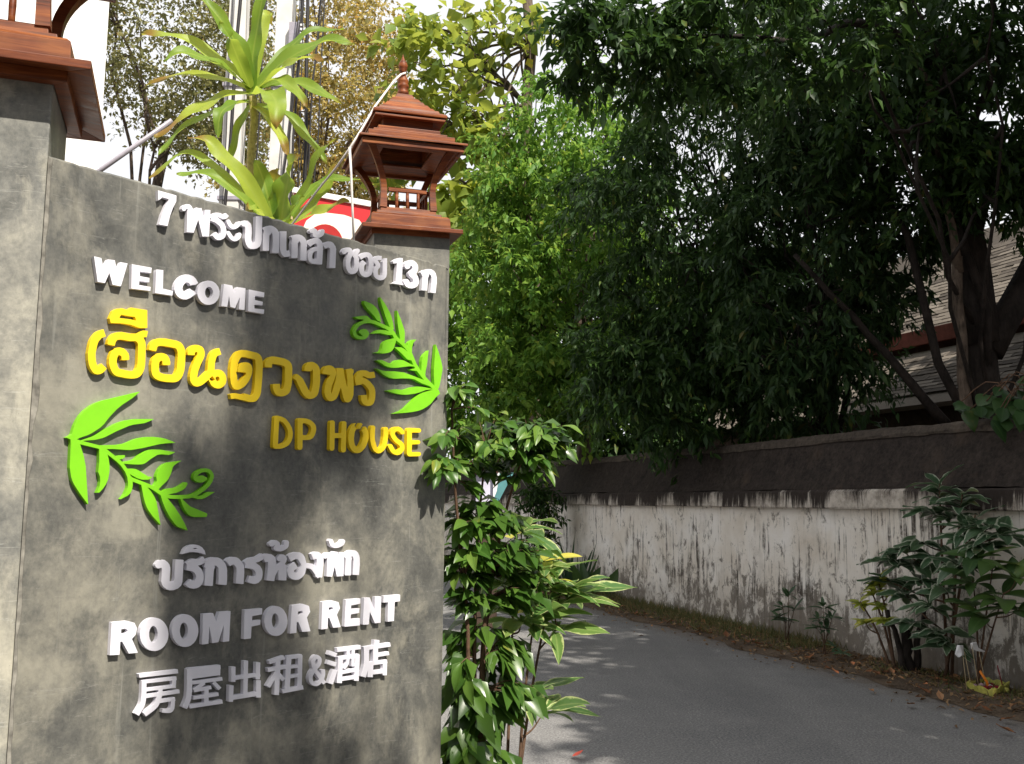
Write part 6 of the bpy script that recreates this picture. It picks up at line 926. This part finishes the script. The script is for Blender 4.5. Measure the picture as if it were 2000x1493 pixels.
('w',[[-4119,11266,-5105,11278,-5113,11276,-5093,11161,-5085,11146,-4708,11140,-4697,11138,-4695,11134,-4695,11000,-5059,11002,-5068,10997,-5051,10917,-5049,10876,-5069,10255,-5068,10177,-4905,10148,-4862,10146,-4860,10208,-4856,10213,-4354,10203,-4344,10199,-4345,10157,-4340,10152,-4178,10124,-4141,10122,-4114,10959,-4119,10964,-4152,10969,-4159,10992,-4166,10996,-4339,10999,-4344,11130,-4340,11134,-4322,11135,-4078,11133,-4099,11251,-4104,11265],[-5422,11237,-5480,11116,-5151,10989,-5092,11111],[-4496,11137,-4486,11136,-4481,11131,-4483,11001,-4540,10998,-4552,10999,-4557,11005,-4558,11135],[-4331,10872,-4323,10869,-4323,10829,-4327,10701,-4335,10696,-4344,10701,-4345,10845,-4342,10869],[-4501,10873,-4482,10869,-4480,10649,-4455,10639,-4448,10616,-4442,10612,-4334,10614,-4335,10553,-4752,10544,-4848,10544,-4846,10621,-4744,10561,-4734,10563,-4635,10656,-4588,10720,-4571,10762,-4556,10872],[-4714,10875,-4699,10873,-4696,10862,-4705,10800,-4717,10770,-4750,10726,-4834,10646,-4845,10643,-4847,10674,-4839,10874],[-5449,10941,-5455,10939,-5478,10879,-5499,10826,-5498,10815,-5159,10698,-5153,10699,-5129,10759,-5108,10813,-5109,10824],[-5260,10639,-5284,10592,-5432,10224,-5425,10218,-5240,10151,-5215,10198,-5065,10568],[-4353,10433,-4342,10433,-4338,10427,-4340,10324,-4344,10319,-4841,10328,-4852,10328,-4856,10334,-4854,10420,-4847,10426]]),
('w',[[-3498,11379,-3515,11207,-3973,11199,-3950,11101,-3943,11018,-3933,10736,-3938,10636,-3971,10500,-4056,10263,-3859,10197,-3834,10192,-3745,10414,-3752,10228,-3751,10199,-3743,10193,-3526,10159,-3521,10164,-3520,10238,-3513,10246,-3080,10229,-3072,10223,-3070,10173,-3065,10167,-2883,10142,-2879,10146,-2880,10272,-2879,10536,-2864,10548,-2892,10664,-3301,10672,-3306,10678,-3306,10780,-3302,10794,-3290,10797,-2793,10803,-2788,10807,-2790,10819,-2816,10918,-2827,10924,-3300,10917,-3305,10922,-3311,11072,-2739,11079,-2732,11085,-2765,11211,-2772,11215,-2795,11215,-3257,11209,-3265,11215,-3256,11321,-3260,11344],[-3554,11073,-3543,11073,-3539,11067,-3537,10677,-3547,10673,-3684,10677,-3696,10679,-3701,10685,-3715,11068,-3708,11072],[-3090,10545,-3075,10544,-3070,10538,-3069,10413,-3075,10361,-3496,10377,-3509,10377,-3514,10383,-3509,10521,-3503,10550]])]
def glyph(name, loops, mat, t=.015, bev=.0004):
    cu_ = bpy.data.curves.new(name, 'CURVE'); cu_.dimensions = '2D'; cu_.fill_mode = 'BOTH'; cu_.extrude = t / 2 - bev; cu_.bevel_depth = bev; cu_.bevel_resolution = 1; cu_.offset = -bev
    for lp in loops:
        s_ = cu_.splines.new('POLY'); n = len(lp) // 2; s_.points.add(n - 1); s_.use_cyclic_u = True
        for i in range(n): s_.points[i].co = (lp[2 * i] / 1e4, lp[2 * i + 1] / 1e4, 0, 1)
    o = bpy.data.objects.new(name, cu_); COL.objects.link(o); me = bpy.data.meshes.new_from_object(o); bpy.data.objects.remove(o); bpy.data.curves.remove(cu_)
    want = sum(.5 * sum(lp[2 * i] * lp[(2 * i + 3) % len(lp)] - lp[(2 * i + 2) % len(lp)] * lp[2 * i + 1] for i in range(len(lp) // 2)) for lp in loops) / 1e8
    got = sum(p_.area for p_ in me.polygons if p_.normal.z > .9)
    if abs(got - abs(want)) > .06 * abs(want):          # the curve fill failed: triangulate the outline instead
        vs_ = []; es_ = []
        for lp in loops:
            k = len(vs_); n = len(lp) // 2; vs_ += [Vector((lp[2 * i] / 1e4, lp[2 * i + 1] / 1e4)) for i in range(n)]; es_ += [(k + i, k + (i + 1) % n) for i in range(n)]
        r_ = delaunay_2d_cdt(vs_, es_, [], 4, 1e-6); cv, ce, cfc = r_[0], es_, r_[2]; n = len(cv)
        V_ = [(v.x, v.y, t / 2) for v in cv] + [(v.x, v.y, -t / 2) for v in cv]
        F_ = [tuple(f) for f in cfc] + [tuple(n + i for i in reversed(f)) for f in cfc] + [(a, a + n, b + n, b) for a, b in ce]
        me = bpy.data.meshes.new(name); me.from_pydata(V_, [], F_); me.update()
        bm = bmesh.new(); bm.from_mesh(me); bmesh.ops.recalc_face_normals(bm, faces=bm.faces); bm.to_mesh(me); bm.free()
    me.transform(Matrix.Translation((0, -t / 2 - .0005, 0)) @ Matrix.Rotation(math.pi / 2, 4, 'X')); me.materials.clear(); me.materials.append(mat); me.name = name; me.polygons.foreach_set('use_smooth', [False] * len(me.polygons))
    return link(bpy.data.objects.new(name, me), sign)
for col_, loops in GLYPHS:
    glyph({'y': 'letter', 'w': 'letter', 'g': 'leaf_ornament'}[col_], loops, M[{'y': 'yellow_letter', 'w': 'white_letter', 'g': 'green_letter'}[col_]])
